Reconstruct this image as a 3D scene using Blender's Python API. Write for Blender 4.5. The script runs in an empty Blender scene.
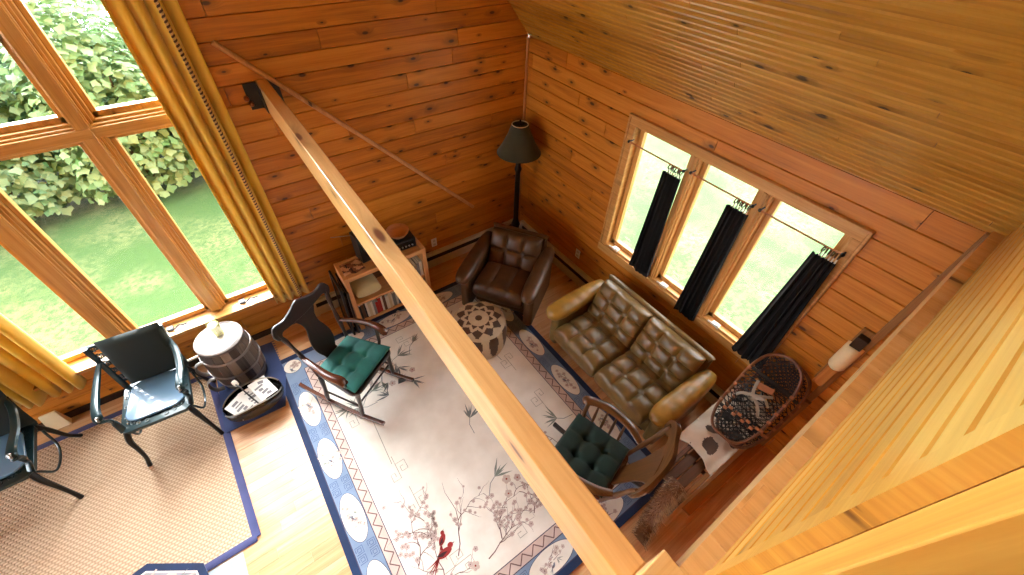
import bpy, bmesh, math, random
from mathutils import Matrix, Vector, noise as mnoise
PI = math.pi
sc = bpy.context.scene
col = sc.collection
rng = random.Random(7)

# ------------------------------------------------------------------ materials
def new_mat(name):
    m = bpy.data.materials.new(name); m.use_nodes = True
    nt = m.node_tree; nt.nodes.clear()
    return m, nt
class NB:
    def __init__(s, nt): s.nt = nt
    def n(s, typ, **kw):
        nd = s.nt.nodes.new(typ)
        for k, v in kw.items(): setattr(nd, k, v)
        return nd
    def put(s, sock, v):
        if hasattr(v, 'is_output') or isinstance(v, bpy.types.NodeSocket): s.nt.links.new(v, sock)
        else: sock.default_value = v
    def math(s, op, a, b=0.0, c=None, clamp=False):
        nd = s.n('ShaderNodeMath', operation=op); nd.use_clamp = clamp
        s.put(nd.inputs[0], a); s.put(nd.inputs[1], b)
        if c is not None: s.put(nd.inputs[2], c)
        return nd.outputs[0]
    def comb(s, x, y, z=0.0):
        nd = s.n('ShaderNodeCombineXYZ')
        for i, v in enumerate((x, y, z)): s.put(nd.inputs[i], v)
        return nd.outputs[0]
    def rangef(s, v, a, b, c=0.0, d=1.0, smooth=False):
        nd = s.n('ShaderNodeMapRange'); nd.interpolation_type = 'SMOOTHSTEP' if smooth else 'LINEAR'
        for i, x in enumerate((v, a, b, c, d)): s.put(nd.inputs[i], x)
        return nd.outputs[0]
    def mix(s, f, a, b):
        nd = s.n('ShaderNodeMix', data_type='RGBA')
        s.put(nd.inputs['Factor'], f)
        for sock, v in ((nd.inputs[6], a), (nd.inputs[7], b)):
            if isinstance(v, tuple) and len(v) == 3: v = v + (1,)
            s.put(sock, v)
        return nd.outputs[2]
    def noise(s, vec, scale=5, detail=3, rough=.5, dist=0.0, dim='3D'):
        nd = s.n('ShaderNodeTexNoise', noise_dimensions=dim)
        s.put(nd.inputs['Vector'], vec)
        for k, v in (('Scale', scale), ('Detail', detail), ('Roughness', rough), ('Distortion', dist)): nd.inputs[k].default_value = v
        return nd.outputs['Fac']
    def bsdf(s, color, rough=.5, **kw):
        nd = s.n('ShaderNodeBsdfPrincipled')
        if isinstance(color, tuple): color = color + (1,) if len(color) == 3 else color
        s.put(nd.inputs['Base Color'], color); s.put(nd.inputs['Roughness'], rough)
        for k, v in kw.items(): s.put(nd.inputs[k.replace('_', ' ')], v)
        return nd
    def out(s, shader):
        o = s.n('ShaderNodeOutputMaterial'); s.nt.links.new(shader, o.inputs['Surface'])
    def bump(s, h, strength=.3, dist=.01):
        nd = s.n('ShaderNodeBump'); nd.inputs['Strength'].default_value = strength; nd.inputs['Distance'].default_value = dist
        s.nt.links.new(h, nd.inputs['Height']); return nd.outputs['Normal']

def srgb(r, g, b):
    f = lambda c: (c/255/12.92) if c/255 <= .04045 else ((c/255+.055)/1.055)**2.4
    return (f(r), f(g), f(b))

def wood(name, c1, c2, c3, rough=.4, knots=0.0, ku=3.2, kv=8.0, grain=14.0, coat=0.0, kcol=None, vary=.5, kr=.13, spec=.5, crough=.2):
    m, nt = new_mat(name); b = NB(nt)
    uv = b.n('ShaderNodeUVMap'); sp = b.n('ShaderNodeSeparateXYZ'); nt.links.new(uv.outputs[0], sp.inputs[0])
    tone = b.n('ShaderNodeAttribute', attribute_name='tone').outputs['Fac']
    rnd = b.n('ShaderNodeObjectInfo').outputs['Random']
    u = b.math('ADD', b.math('ADD', sp.outputs[0], b.math('MULTIPLY', tone, 53.0)), b.math('MULTIPLY', rnd, 17.0))
    v = b.math('ADD', b.math('ADD', sp.outputs[1], b.math('MULTIPLY', tone, 31.0)), b.math('MULTIPLY', rnd, 7.0))
    kmask = None
    gv = v
    if knots > 0:
        vo = b.n('ShaderNodeTexVoronoi', voronoi_dimensions='2D'); nt.links.new(b.comb(b.math('MULTIPLY', u, ku), b.math('MULTIPLY', v, kv)), vo.inputs['Vector'])
        vo.inputs['Scale'].default_value = 1.0
        sc_ = b.n('ShaderNodeSeparateColor'); nt.links.new(vo.outputs['Color'], sc_.inputs[0])
        has = b.math('GREATER_THAN', sc_.outputs[0], 1.0 - knots)
        rad = b.math('MULTIPLY', b.math('ADD', sc_.outputs[1], .45), kr)
        kmask = b.math('MULTIPLY', has, b.rangef(vo.outputs['Distance'], b.math('MULTIPLY', rad, .45), rad, 1.0, 0.0, True))
        halo = b.math('MULTIPLY', has, b.rangef(vo.outputs['Distance'], rad, b.math('MULTIPLY', rad, 3.2), 1.0, 0.0, True))
        gv = b.math('ADD', v, b.math('MULTIPLY', halo, .035))
    g1 = b.noise(b.comb(b.math('MULTIPLY', u, .9), b.math('MULTIPLY', gv, grain), 0.0), 1.4, 5, .6, .5)
    g2 = b.noise(b.comb(b.math('MULTIPLY', u, 2.0), b.math('MULTIPLY', gv, grain*6), 3.0), 1.3, 2, .5, .2)
    f = b.math('ADD', b.math('MULTIPLY', g1, .75), b.math('MULTIPLY', g2, .35))
    f = b.math('ADD', f, b.math('MULTIPLY', b.math('SUBTRACT', tone, .5), vary))
    ra = b.n('ShaderNodeValToRGB'); nt.links.new(f, ra.inputs[0])
    e = ra.color_ramp.elements; e[0].position = .28; e[0].color = c1 + (1,); e[1].position = .8; e[1].color = c3 + (1,)
    x = e.new(.55); x.color = c2 + (1,)
    c = ra.outputs[0]
    if kmask is not None:
        kc = kcol or tuple(q*.12 for q in c1)
        c = b.mix(b.math('MULTIPLY', halo, .45), c, tuple(q*.45 for q in c1))
        c = b.mix(b.math('MULTIPLY', kmask, .92), c, kc)
    p = b.bsdf(c, rough, Normal=b.bump(g2, .06, .004))
    p.inputs['Specular IOR Level'].default_value = spec
    if coat: p.inputs['Coat Weight'].default_value = coat; p.inputs['Coat Roughness'].default_value = crough
    b.out(p.outputs[0]); return m

def plain(name, c, rough=.5, metal=0.0, nz=.12, scale=30, bump=0.0, **kw):
    m, nt = new_mat(name); b = NB(nt)
    tc = b.n('ShaderNodeTexCoord').outputs['Object']
    n = b.noise(tc, scale, 3)
    cc = b.mix(n, tuple(q*(1-nz) for q in c), tuple(min(1, q*(1+nz)) for q in c))
    p = b.bsdf(cc, rough, Metallic=metal, **kw)
    if bump: nt.links.new(b.bump(n, bump, .004), p.inputs['Normal'])
    b.out(p.outputs[0]); return m

def leather(name, c, rough=.32):
    m, nt = new_mat(name); b = NB(nt)
    tc = b.n('ShaderNodeTexCoord').outputs['Object']
    n = b.noise(tc, 9, 4); n2 = b.noise(tc, 160, 3)
    cc = b.mix(b.rangef(n, .35, .65), tuple(q*.72 for q in c), tuple(q*1.25 for q in c))
    p = b.bsdf(cc, rough, Normal=b.bump(n2, .18, .003)); b.out(p.outputs[0]); return m

def fabric(name, c, c2=None, scale=220, rough=.95, sheen=.3, bump=.25, trans=0.0):
    m, nt = new_mat(name); b = NB(nt)
    tc = b.n('ShaderNodeTexCoord').outputs['Object']
    n = b.noise(tc, scale, 2); n2 = b.noise(tc, 6, 3)
    cc = b.mix(b.rangef(n2, .3, .7), c, c2 or tuple(q*.75 for q in c))
    p = b.bsdf(cc, rough, Normal=b.bump(n, bump, .003)); p.inputs['Sheen Weight'].default_value = sheen
    if trans:
        t = b.n('ShaderNodeBsdfTranslucent'); nt.links.new(cc, t.inputs[0]); mx = b.n('ShaderNodeMixShader'); mx.inputs[0].default_value = trans
        nt.links.new(p.outputs[0], mx.inputs[1]); nt.links.new(t.outputs[0], mx.inputs[2]); b.out(mx.outputs[0]); return m
    b.out(p.outputs[0]); return m

def glass_mat(name, tint=(1, 1, 1), refl=.9):
    m, nt = new_mat(name); b = NB(nt)
    t = b.n('ShaderNodeBsdfTransparent'); t.inputs[0].default_value = tint + (1,)
    g = b.n('ShaderNodeBsdfGlossy'); g.inputs['Roughness'].default_value = .02
    fr = b.n('ShaderNodeFresnel'); fr.inputs[0].default_value = 1.45
    mx = b.n('ShaderNodeMixShader'); nt.links.new(b.math('MULTIPLY', fr.outputs[0], refl), mx.inputs[0])
    nt.links.new(t.outputs[0], mx.inputs[1]); nt.links.new(g.outputs[0], mx.inputs[2]); b.out(mx.outputs[0]); return m

def leaf_mat(name, c1, c2):
    m, nt = new_mat(name); b = NB(nt)
    tone = b.n('ShaderNodeAttribute', attribute_name='tone').outputs['Fac']
    cc = b.mix(tone, c1, c2)
    d = b.bsdf(cc, .45)
    t = b.n('ShaderNodeBsdfTranslucent'); nt.links.new(cc, t.inputs[0])
    mx = b.n('ShaderNodeMixShader'); mx.inputs[0].default_value = .45
    nt.links.new(d.outputs[0], mx.inputs[1]); nt.links.new(t.outputs[0], mx.inputs[2]); b.out(mx.outputs[0]); return m

M = {}
M['pine'] = wood('knotty_pine', srgb(150, 86, 22), srgb(196, 122, 36), srgb(216, 148, 58),   .4, .42, 3.4, 7.4, 12, .2, srgb(52, 20, 8), vary=.28, kr=.09)
M['pine_ceiling'] = wood('pine_ceiling', srgb(150, 104, 36), srgb(188, 142, 56), srgb(208, 166, 78), .36, .16, 5.0, 11.4, 10, .25, srgb(48, 24, 8), kr=.15, vary=.16)
M['pine_light'] = wood('pine_half_wall', srgb(182, 126, 50), srgb(206, 154, 68), srgb(222, 176, 88), .3, .06, 2.0, 15, 14, .35, srgb(80, 40, 14), vary=.3)
M['fir'] = wood('fir_beam', srgb(212, 154, 88), srgb(232, 182, 116), srgb(242, 200, 138), .34, .3, 1.8, 6, 16, .6, srgb(96, 44, 16), vary=.2, kr=.1)
M['trim'] = wood('pine_trim', srgb(150, 88, 36), srgb(184, 116, 54), srgb(204, 140, 74), .35, .08, 2, 9, 16, .25)
M['window_wood'] = wood('window_wood', srgb(164, 114, 56), srgb(200, 150, 84), srgb(218, 174, 112), .32, .05, 2, 9, 18, .3)
M['floor_wood'] = wood('maple_floor', srgb(184, 126, 78), srgb(212, 162, 112), srgb(230, 190, 146), .34, .04, 2, 9, 14, .3, vary=.2, crough=.12)
M['shelf_wood'] = wood('shelf_pine', srgb(170, 116, 66), srgb(200, 148, 94), srgb(216, 168, 114), .5, .1, 2, 9, 14)
M['walnut'] = wood('dark_walnut', srgb(20, 9, 6), srgb(32, 15, 10), srgb(48, 25, 16), .36, 0, grain=18, coat=.15)
M['arm_wood'] = wood('worn_mahogany', srgb(54, 28, 18), srgb(84, 46, 32), srgb(110, 66, 48), .22, 0, grain=18, coat=.5)
M['oak'] = wood('golden_oak', srgb(54, 31, 12), srgb(84, 52, 23), srgb(114, 74, 37), .3, 0, grain=22, coat=.35)
M['bench_wood'] = wood('old_bench', srgb(62, 38, 18), srgb(88, 56, 28), srgb(112, 74, 40), .45, 0, grain=16)
M['bench_pale'] = wood('bench_rail', srgb(118, 78, 38), srgb(146, 100, 52), srgb(166, 120, 66), .4, 0, grain=16)
M['rod_wood'] = wood('rod_wood', srgb(150, 96, 58), srgb(184, 124, 80), srgb(200, 144, 98), .45, 0, grain=20)
M['barrel_wood'] = wood('weathered_staves', srgb(62, 53, 48), srgb(96, 85, 78), srgb(130, 119, 110), .5, 0, grain=16, vary=.8)
M['snow_wood'] = wood('bent_ash', srgb(78, 46, 24), srgb(110, 68, 38), srgb(140, 92, 56), .4, 0, grain=16)
M['leather'] = leather('olive_brown_leather', srgb(112, 86, 44), .36)
M['leather_lit'] = leather('window_lit_leather', srgb(152, 114, 44), .36)  # same leather as the loveseat seat, with window light put into the colour
M['leather_dark'] = leather('shaded_brown_leather', srgb(78, 50, 24), .42)  # loveseat leather again, darkened for the shade of the corner
M['curtain_gold'] = fabric('gold_curtain', srgb(238, 206, 84), srgb(224, 188, 70), 260, .8, .3, .2, .1)
M['curtain_black'] = fabric('black_curtain', (.006, .006, .007), (.004, .004, .005), 260, 1.0, .0, .1)
M['teal'] = fabric('teal_velvet', srgb(14, 112, 102), srgb(8, 84, 80), 300, .8, .2)
M['green_velvet'] = fabric('green_velvet', srgb(12, 42, 30), srgb(8, 28, 20), 300, .85, .05)
M['black'] = plain('black_metal', (.008, .008, .009), .45, 0, .2)
M['black_gloss'] = plain('black_plastic', (.01, .01, .011), .25, 0, .2)
M['slot'] = plain('dark_slot', (.012, .011, .01), .7)
M['copper'] = plain('copper_bolt', srgb(150, 90, 60), .35, .8)
M['heater'] = plain('cream_enamel', srgb(206, 196, 176), .4)
M['white_plastic'] = plain('white_plastic', srgb(225, 222, 212), .35)
M['metal'] = plain('steel', srgb(170, 170, 165), .28, .9)
M['brass'] = plain('brass', srgb(170, 120, 60), .35, .8)
M['lamp_green'] = fabric('olive_shade', srgb(52, 56, 38), srgb(44, 48, 32), 180, .9, .2)
M['lamp_metal'] = plain('dark_bronze', srgb(34, 26, 22), .4, .5)
M['cream'] = plain('cream_cloth', srgb(232, 220, 190), .8, 0, .05)
M['cream_shade'] = plain('cream_shade', srgb(240, 222, 178), .7, 0, .04)
M['green_paint'] = plain('green_painted_aluminium', srgb(20, 48, 54), .28, .35, .25, 14, Coat_Weight=.5)
M['green_pad'] = plain('green_vinyl', srgb(4, 26, 24), .7, 0, .15)
M['seat_pad'] = plain('sky_glare_vinyl', srgb(92, 128, 158), .24, 0, .06, 6, Coat_Weight=.6)  # green pad with the sky glare put into its base colour
M['pale_lid'] = plain('pale_lid', srgb(226, 222, 208), .3, 0, .04)
M['grey_hoop'] = plain('grey_hoop', srgb(140, 134, 130), .35, .5)
M['blue_mat'] = fabric('blue_mat', srgb(58, 76, 124), srgb(48, 66, 110), 120, .95, .2, .5)
M['grey_mat'] = fabric('grey_mat', srgb(168, 182, 194), srgb(150, 164, 178), 90, .95, .2, .5)
M['blue_binding'] = fabric('blue_binding', srgb(64, 70, 118), srgb(56, 62, 106), 300, .9, .2)
M['paper'] = plain('paper', srgb(226, 226, 222), .6, 0, .03)
M['ink'] = plain('ink', srgb(120, 120, 124), .7)
M['glass'] = glass_mat('window_glass', (1, 1, 1), .1)
M['tumbler'] = glass_mat('drinking_glass', (.99, 1, .99), .35)
M['drink'] = plain('pale_drink', srgb(222, 214, 110), .2, 0, .03)
M['hide_white'] = fabric('white_hide', srgb(224, 214, 196), srgb(200, 186, 164), 160, .95, .5, .5)
M['hide_black'] = fabric('black_hide', (.012, .01, .01), (.008, .007, .006), 160, .9, .3)
M['hide_brown'] = fabric('brown_hide', srgb(92, 70, 56), srgb(74, 54, 42), 160, .9, .3)
M['rawhide'] = plain('rawhide_webbing', srgb(20, 15, 12), .5, 0, .4)
M['lashing'] = plain('pale_lashing', srgb(160, 104, 66), .55, 0, .2)
M['strap'] = plain('grey_strap', srgb(150, 140, 124), .5, 0, .15)
M['fur'] = plain('coyote_fur', srgb(120, 82, 48), .8, 0, .5, 26, Sheen_Weight=.4)
M['fur_pale'] = plain('pale_fur', srgb(196, 168, 128), .8, 0, .3, 26, Sheen_Weight=.4)
M['iron'] = plain('black_iron', (.012, .012, .012), .4, .4)
M['rope_a'] = plain('rope_dark', srgb(70, 40, 24), .7)
M['rope_b'] = plain('rope_light', srgb(206, 172, 110), .7)
M['lawn'] = None

def lawn():
    m, nt = new_mat('lawn_grass'); b = NB(nt)
    tc = b.n('ShaderNodeTexCoord').outputs['Object']
    n = b.noise(tc, .9, 5, .6); n2 = b.noise(tc, 14, 4, .7); n3 = b.noise(tc, 60, 2)
    c = b.mix(b.rangef(n, .4, .62), srgb(48, 80, 26), srgb(92, 102, 62))
    c = b.mix(b.rangef(n2, .42, .62), c, srgb(44, 76, 26))
    p = b.bsdf(c, .9, Normal=b.bump(n3, .6, .03)); b.out(p.outputs[0]); return m
M['lawn'] = lawn()
M['leaf'] = leaf_mat('leaf_green', srgb(86, 128, 84), srgb(140, 168, 130))
M['leaf_b'] = leaf_mat('leaf_yellow_green', srgb(94, 134, 76), srgb(148, 172, 122))
M['bark'] = plain('bark', srgb(90, 76, 62), .9)

def sisal():
    m, nt = new_mat('sisal_weave'); b = NB(nt)
    uv = b.n('ShaderNodeUVMap'); sp = b.n('ShaderNodeSeparateXYZ'); nt.links.new(uv.outputs[0], sp.inputs[0])
    pitch = .034
    iv = b.math('FLOOR', b.math('DIVIDE', sp.outputs[1], pitch*.62))
    us = b.math('ADD', b.math('DIVIDE', sp.outputs[0], pitch), b.math('MULTIPLY', b.math('MODULO', iv, 2.0), .5))
    fu = b.math('ABSOLUTE', b.math('SINE', b.math('MULTIPLY', us, PI)))
    fv = b.math('ABSOLUTE', b.math('SINE', b.math('MULTIPLY', b.math('DIVIDE', sp.outputs[1], pitch*.62), PI)))
    h = b.math('POWER', b.math('MULTIPLY', fu, fv), .6)
    n = b.noise(b.comb(b.math('MULTIPLY', sp.outputs[0], 1), sp.outputs[1]), 60, 3)
    c = b.mix(h, srgb(146, 118, 92), srgb(222, 198, 170))
    c = b.mix(b.math('MULTIPLY', n, .35), c  , srgb(176, 148, 116))
    p = b.bsdf(c, .9, Normal=b.bump(h, .8, .006)); b.out(p.outputs[0]); return m
M['sisal'] = sisal()

# ------------------------------------------------------------------ mesh builder
def spline(pts, n=6, closed=False):
    P = [Vector(p) for p in pts]; out = []
    k = len(P); rngs = range(k if closed else k-1)
    for i in rngs:
        p0 = P[(i-1) % k] if closed or i > 0 else P[i]*2-P[i+1]
        p1, p2 = P[i], P[(i+1) % k]
        p3 = P[(i+2) % k] if closed or i+2 < k else P[i+1]*2-P[i]
        for j in range(n):
            t = j/n
            out.append(.5*((2*p1)+(p2-p0)*t+(2*p0-5*p1+4*p2-p3)*t*t+(3*p1-p0-3*p2+p3)*t**3))
    if not closed: out.append(P[-1])
    return out
def lerp(a, b, t): return a+(b-a)*t

class MB:
    def __init__(s): s.v = []; s.f = []; s.m = []; s.uv = []; s.tone = []
    def add(s, vs, fs, mat=0, mx=None, uv=None, tone=None):
        o = len(s.v)
        for p in vs:
            p = Vector(p); s.v.append(mx @ p if mx else p)
        for i, f in enumerate(fs):
            s.f.append([q+o for q in f]); s.m.append(mat[i] if isinstance(mat, list) else mat)
            s.uv.append(uv[i] if uv else None); s.tone.append(tone if tone is not None else .5)
        return s
    def box(s, c, d, mat=0, rot=None, mx=None, taper=None, tone=None):
        hx, hy, hz = d[0]/2, d[1]/2, d[2]/2
        tx, ty = taper or (1, 1)
        vs = [(-hx, -hy, -hz), (hx, -hy, -hz), (hx, hy, -hz), (-hx, hy, -hz), (-hx*tx, -hy*ty, hz), (hx*tx, -hy*ty, hz), (hx*tx, hy*ty, hz), (-hx*tx, hy*ty, hz)]
        T = Matrix.Translation(c)
        if rot: T = T @ (Matrix.Rotation(rot[2], 4, 'Z') @ Matrix.Rotation(rot[1], 4, 'Y') @ Matrix.Rotation(rot[0], 4, 'X'))
        if mx: T = mx @ T
        return s.add(vs, [(0, 3, 2, 1), (4, 5, 6, 7), (0, 1, 5, 4), (1, 2, 6, 5), (2, 3, 7, 6), (3, 0, 4, 7)], mat, T, tone=tone)
    def bb(s, a, b, mat=0, tone=None):
        return s.box([(a[i]+b[i])/2 for i in range(3)], [abs(b[i]-a[i]) for i in range(3)], mat, tone=tone)
    def tube(s, pts, r, n=10, mat=0, closed=False, flat=None, mx=None, up=None):
        P = [Vector(p) for p in pts]; k = len(P)
        if not isinstance(r, (list, tuple)): r = [r]*k
        elif len(r) != k: r = [lerp(r[int(i/(k-1)*(len(r)-1))], r[min(len(r)-1, int(i/(k-1)*(len(r)-1))+1)], (i/(k-1)*(len(r)-1)) % 1) for i in range(k)]
        vs = []; fs = []; prev = Vector(up) if up else None
        for i in range(k):
            t = (P[(i+1) % k]-P[i-1]) if closed else (P[min(i+1, k-1)]-P[max(i-1, 0)])
            t = t.normalized() if t.length > 1e-9 else Vector((0, 0, 1))
            if prev is None: prev = Vector((0, 0, 1)) if abs(t.z) < .9 else Vector((1, 0, 0))
            a = prev-t*prev.dot(t)
            if a.length < 1e-6: a = Vector((1, 0, 0))-t*t.x
            a.normalize(); bq = t.cross(a); prev = a if not up else Vector(up)
            fx, fy = flat or (1, 1)
            for j in range(n):
                q = 2*PI*j/n; vs.append(P[i]+(a*math.cos(q)*fy+bq*math.sin(q)*fx)*r[i])
        for i in range(k if closed else k-1):
            for j in range(n):
                fs.append((i*n+j, i*n+(j+1) % n, ((i+1) % k)*n+(j+1) % n, ((i+1) % k)*n+j))
        if not closed: fs.append(tuple(reversed(range(n)))); fs.append(tuple(range((k-1)*n, k*n)))
        return s.add(vs, fs, mat, mx)
    def lathe(s, prof, n=24, mat=0, mx=None, caps=True):
        vs = []; fs = []; k = len(prof)
        for r, z in prof:
            for j in range(n): q = 2*PI*j/n; vs.append((r*math.cos(q), r*math.sin(q), z))
        for i in range(k-1):
            for j in range(n): fs.append((i*n+j, i*n+(j+1) % n, (i+1)*n+(j+1) % n, (i+1)*n+j))
        if caps:
            fs.append(tuple(reversed(range(n)))); fs.append(tuple(range((k-1)*n, k*n)))
        return s.add(vs, fs, mat, mx)
    def sph(s, c, r, mat=0, nu=14, nv=9, mx=None):
        r = r if isinstance(r, (tuple, list)) else (r, r, r)
        prof = [(math.sin(PI*i/nv), -math.cos(PI*i/nv)) for i in range(nv+1)]
        prof[0] = (.001, -1); prof[-1] = (.001, 1)
        T = Matrix.Translation(c) @ Matrix.Diagonal((r[0], r[1], r[2], 1))
        return s.lathe(prof, nu, mat, (mx @ T) if mx else T)
    def torus(s, c, R, r, mat=0, axis='Z', n=20, k=8, mx=None):
        pts = []
        for i in range(n):
            q = 2*PI*i/n; x, y = R*math.cos(q), R*math.sin(q)
            pts.append(Vector(c)+Vector({'Z': (x, y, 0), 'Y': (x, 0, y), 'X': (0, x, y)}[axis]))
        return s.tube(pts, r, k, mat, True, mx=mx)
    def prism(s, poly, h, mat=0, mx=None, side=None):
        n = len(poly)
        vs = [(x, y, 0) for x, y in poly]+[(x, y, h) for x, y in poly]
        fs = [tuple(reversed(range(n))), tuple(range(n, 2*n))]+[(i, (i+1) % n, n+(i+1) % n, n+i) for i in range(n)]
        ms = mat if side is None else [mat, mat]+[side]*n
        return s.add(vs, fs, ms, mx)
    def grid(s, fn, nu, nv, mat=0, cu=False, cv=False, mx=None, matfn=None, tone=None):
        vs = [fn(i/(nu if cu else nu-1), j/(nv if cv else nv-1)) for i in range(nu) for j in range(nv)]
        fs = []; ms = []
        for i in range(nu if cu else nu-1):
            for j in range(nv if cv else nv-1):
                a, b2 = i*nv+j, i*nv+(j+1) % nv; c, d = ((i+1) % nu)*nv+(j+1) % nv, ((i+1) % nu)*nv+j
                fs.append((a, d, c, b2)); ms.append(matfn((i+.5)/nu, (j+.5)/nv) if matfn else mat)
        return s.add(vs, fs, ms, mx, tone=tone)

def build(name, mb, mats, parent=None, loc=None, rot=None, smooth=40, bevel=0, seg=2, grain=None, solid=0, sub=0, weld=False):
    me = bpy.data.meshes.new(name)
    me.from_pydata([tuple(v) for v in mb.v], [], mb.f)
    if not isinstance(mats, (list, tuple)): mats = [mats]
    for m in mats: me.materials.append(M[m] if isinstance(m, str) else m)
    lo = [min(v[i] for v in mb.v) for i in range(3)]; hi = [max(v[i] for v in mb.v) for i in range(3)]
    g = grain if grain is not None else max(range(3), key=lambda i: hi[i]-lo[i])
    uvl = me.uv_layers.new(name='UVMap'); ta = me.attributes.new('tone', 'FLOAT', 'FACE')
    for p, mi, uv, to in zip(me.polygons, mb.m, mb.uv, mb.tone):
        p.material_index = mi; ta.data[p.index].value = to
        if uv:
            for li, q in zip(p.loop_indices, uv): uvl.data[li].uv = q
        else:
            nn = p.normal; ax = max(range(3), key=lambda i: abs(nn[i])); ot = [i for i in range(3) if i != ax]
            if g in ot: a, b = g, [i for i in ot if i != g][0]
            else: a, b = ot
            for li in p.loop_indices:
                co = me.vertices[me.loops[li].vertex_index].co; uvl.data[li].uv = (co[a], co[b])
    if weld or True:
        bm = bmesh.new(); bm.from_mesh(me)
        if weld: bmesh.ops.remove_doubles(bm, verts=bm.verts, dist=1e-5)
        bmesh.ops.recalc_face_normals(bm, faces=bm.faces) if weld else None
        bm.to_mesh(me); bm.free()
    if smooth:
        me.shade_smooth(); me.set_sharp_from_angle(angle=math.radians(smooth))
    o = bpy.data.objects.new(name, me); col.objects.link(o)
    if loc: o.location = loc
    if rot: o.rotation_euler = rot
    if parent: o.parent = parent
    if solid:
        md = o.modifiers.new('thickness', 'SOLIDIFY'); md.thickness = solid; md.offset = 0
    if bevel:
        md = o.modifiers.new('edges', 'BEVEL'); md.width = bevel; md.segments = seg; md.limit_method = 'ANGLE'; md.angle_limit = math.radians(35)
    if sub:
        md = o.modifiers.new('smooth', 'SUBSURF'); md.levels = sub; md.render_levels = sub
    return o
def tag(o, label, cat, group=None, kind=None):
    o['label'] = label; o['category'] = cat
    if group: o['group'] = group
    if kind: o['kind'] = kind
    return o
def thing(name, label, cat, loc=(0, 0, 0), rz=0, group=None, kind=None):
    o = bpy.data.objects.new(name, None); col.objects.link(o); o.empty_display_size = .1
    o.location = loc; o.rotation_euler = (0, 0, rz)
    return tag(o, label, cat, group, kind)
def struct(o, label=None):
    o['kind'] = 'structure'
    if label: o['label'] = label
    return o
def kids(o): return [c for c in bpy.data.objects if c.parent == o]
def copy_tree(o, parent=None):
    c = o.copy(); col.objects.link(c)
    if parent: c.parent = parent
    for k in kids(o): copy_tree(k, c)
    return c

# boards with real V joints: rectangles on the plane origin + u*U + v*V, normal Nn
def boards(mb, O, U, V, Nn, u0, u1, v0, v1, pitch, openings=(), lmin=1.3, lmax=3.0, c=.004, d=.007, mat=0, phase=0.0, umax=None, seed=1, joints=True, thick=None):
    r = random.Random(seed); O, U, V, Nn = Vector(O), Vector(U), Vector(V), Vector(Nn)
    P = lambda a, b, h: O+U*a+V*b+Nn*h
    flip = U.cross(V).dot(Nn) < 0
    def quad(p, mi, uv, tone):
        if flip: p = p[::-1]; uv = uv[::-1]
        mb.add(p, [tuple(range(len(p)))], mi, uv=[uv], tone=tone)
    i = math.floor((v0-phase)/pitch)
    while phase+i*pitch < v1-1e-4:
        a0, a1 = max(v0, phase+i*pitch), min(v1, phase+(i+1)*pitch)
        x1 = u1 if umax is None else min(u1, umax(a1))
        joins = [u0-r.random()*lmax]
        while joins[-1] < x1: joins.append(joins[-1]+(r.uniform(lmin, lmax) if joints else 99))
        tones = [r.random() for _ in joins]
        cuts = sorted({a0, a1} | {q for o in openings for q in (o[2], o[3]) if a0 < q < a1})
        for b0, b1 in zip(cuts, cuts[1:]):
            if b1-b0 < .004: continue
            iv = [(u0, x1)]
            for o in openings:
                if o[2] < (b0+b1)/2 < o[3]:
                    nv = []
                    for s, e in iv:
                        if o[0] > s: nv.append((s, min(e, o[0])))
                        if o[1] < e: nv.append((max(s, o[1]), e))
                    iv = [q for q in nv if q[1]-q[0] > .003]
            for s, e in iv:
                for k in range(len(joins)-1):
                    p, q = max(s, joins[k]), min(e, joins[k+1])
                    if q-p < .01: continue
                    cb = c if abs(b0-a0) < 1e-6 else 0; ct = c if abs(b1-a1) < 1e-6 else 0
                    cl = min(.0022, c*.7) if p > s+1e-6 else 0; cr = min(.0022, c*.7) if q < e-1e-6 else 0
                    I = [(p+cl, b0+cb), (q-cr, b0+cb), (q-cr, b1-ct), (p+cl, b1-ct)]; Q = [(p, b0), (q, b0), (q, b1), (p, b1)]
                    quad([P(x, y, 0) for x, y in I], mat, I, tones[k])
                    for z in range(4):
                        w = (z+1) % 4
                        if I[z] == Q[z] and I[w] == Q[w]: continue
                        quad([P(*Q[z], -d), P(*Q[w], -d), P(*I[w], 0), P(*I[z], 0)], mat, [Q[z], Q[w], I[w], I[z]], tones[k])
                if thick:
                    K = [(s, b0), (e, b0), (e, b1), (s, b1)]
                    quad([P(x, y, -thick) for x, y in K][::-1], mat, K, .5)
        i += 1
    return mb

# ------------------------------------------------------------------ room shell
EAVE = 2.35; SL = 1.2; RIDGE_X = -3.86
W1 = (-4.93, -2.80, .53, 4.85)          # opening for the big window: x0,x1,z0,z1
W2 = (-3.225, -1.485, .755, 2.06)       # opening in the eave wall: y0,y1,z0,z1
ROOF = lambda x: EAVE+SL*(-x) if x > RIDGE_X else EAVE+SL*(-RIDGE_X)-SL*(RIDGE_X-x)
WX = 2*RIDGE_X                          # far wall x
SY = -8.2                               # wall behind
mb = MB()
boards(mb, (0, 0, 0), (1, 0, 0), (0, 0, 1), (0, -1, 0), WX, 0, -.136, 4.6, .136, [W1], phase=.046, seed=3, thick=.15, c=.005, d=.012)
mb2 = MB()
for k in range(60):
    z0 = 4.6+k*.1; z1 = z0+.1
    xa, xb = -(z1-EAVE)/SL, WX+(z1-EAVE)/SL
    if xa <= xb: break
    boards(mb2, (0, 0, 0), (1, 0, 0), (0, 0, 1), (0, -1, 0), xb, xa, z0, z1, .1, [W1], phase=z0, seed=50+k)
mb.v_off = 0
o0 = len(mb.v); mb.v += mb2.v; mb.f += [[q+o0 for q in f] for f in mb2.f]; mb.m += mb2.m; mb.uv += mb2.uv; mb.tone += mb2.tone
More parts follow.
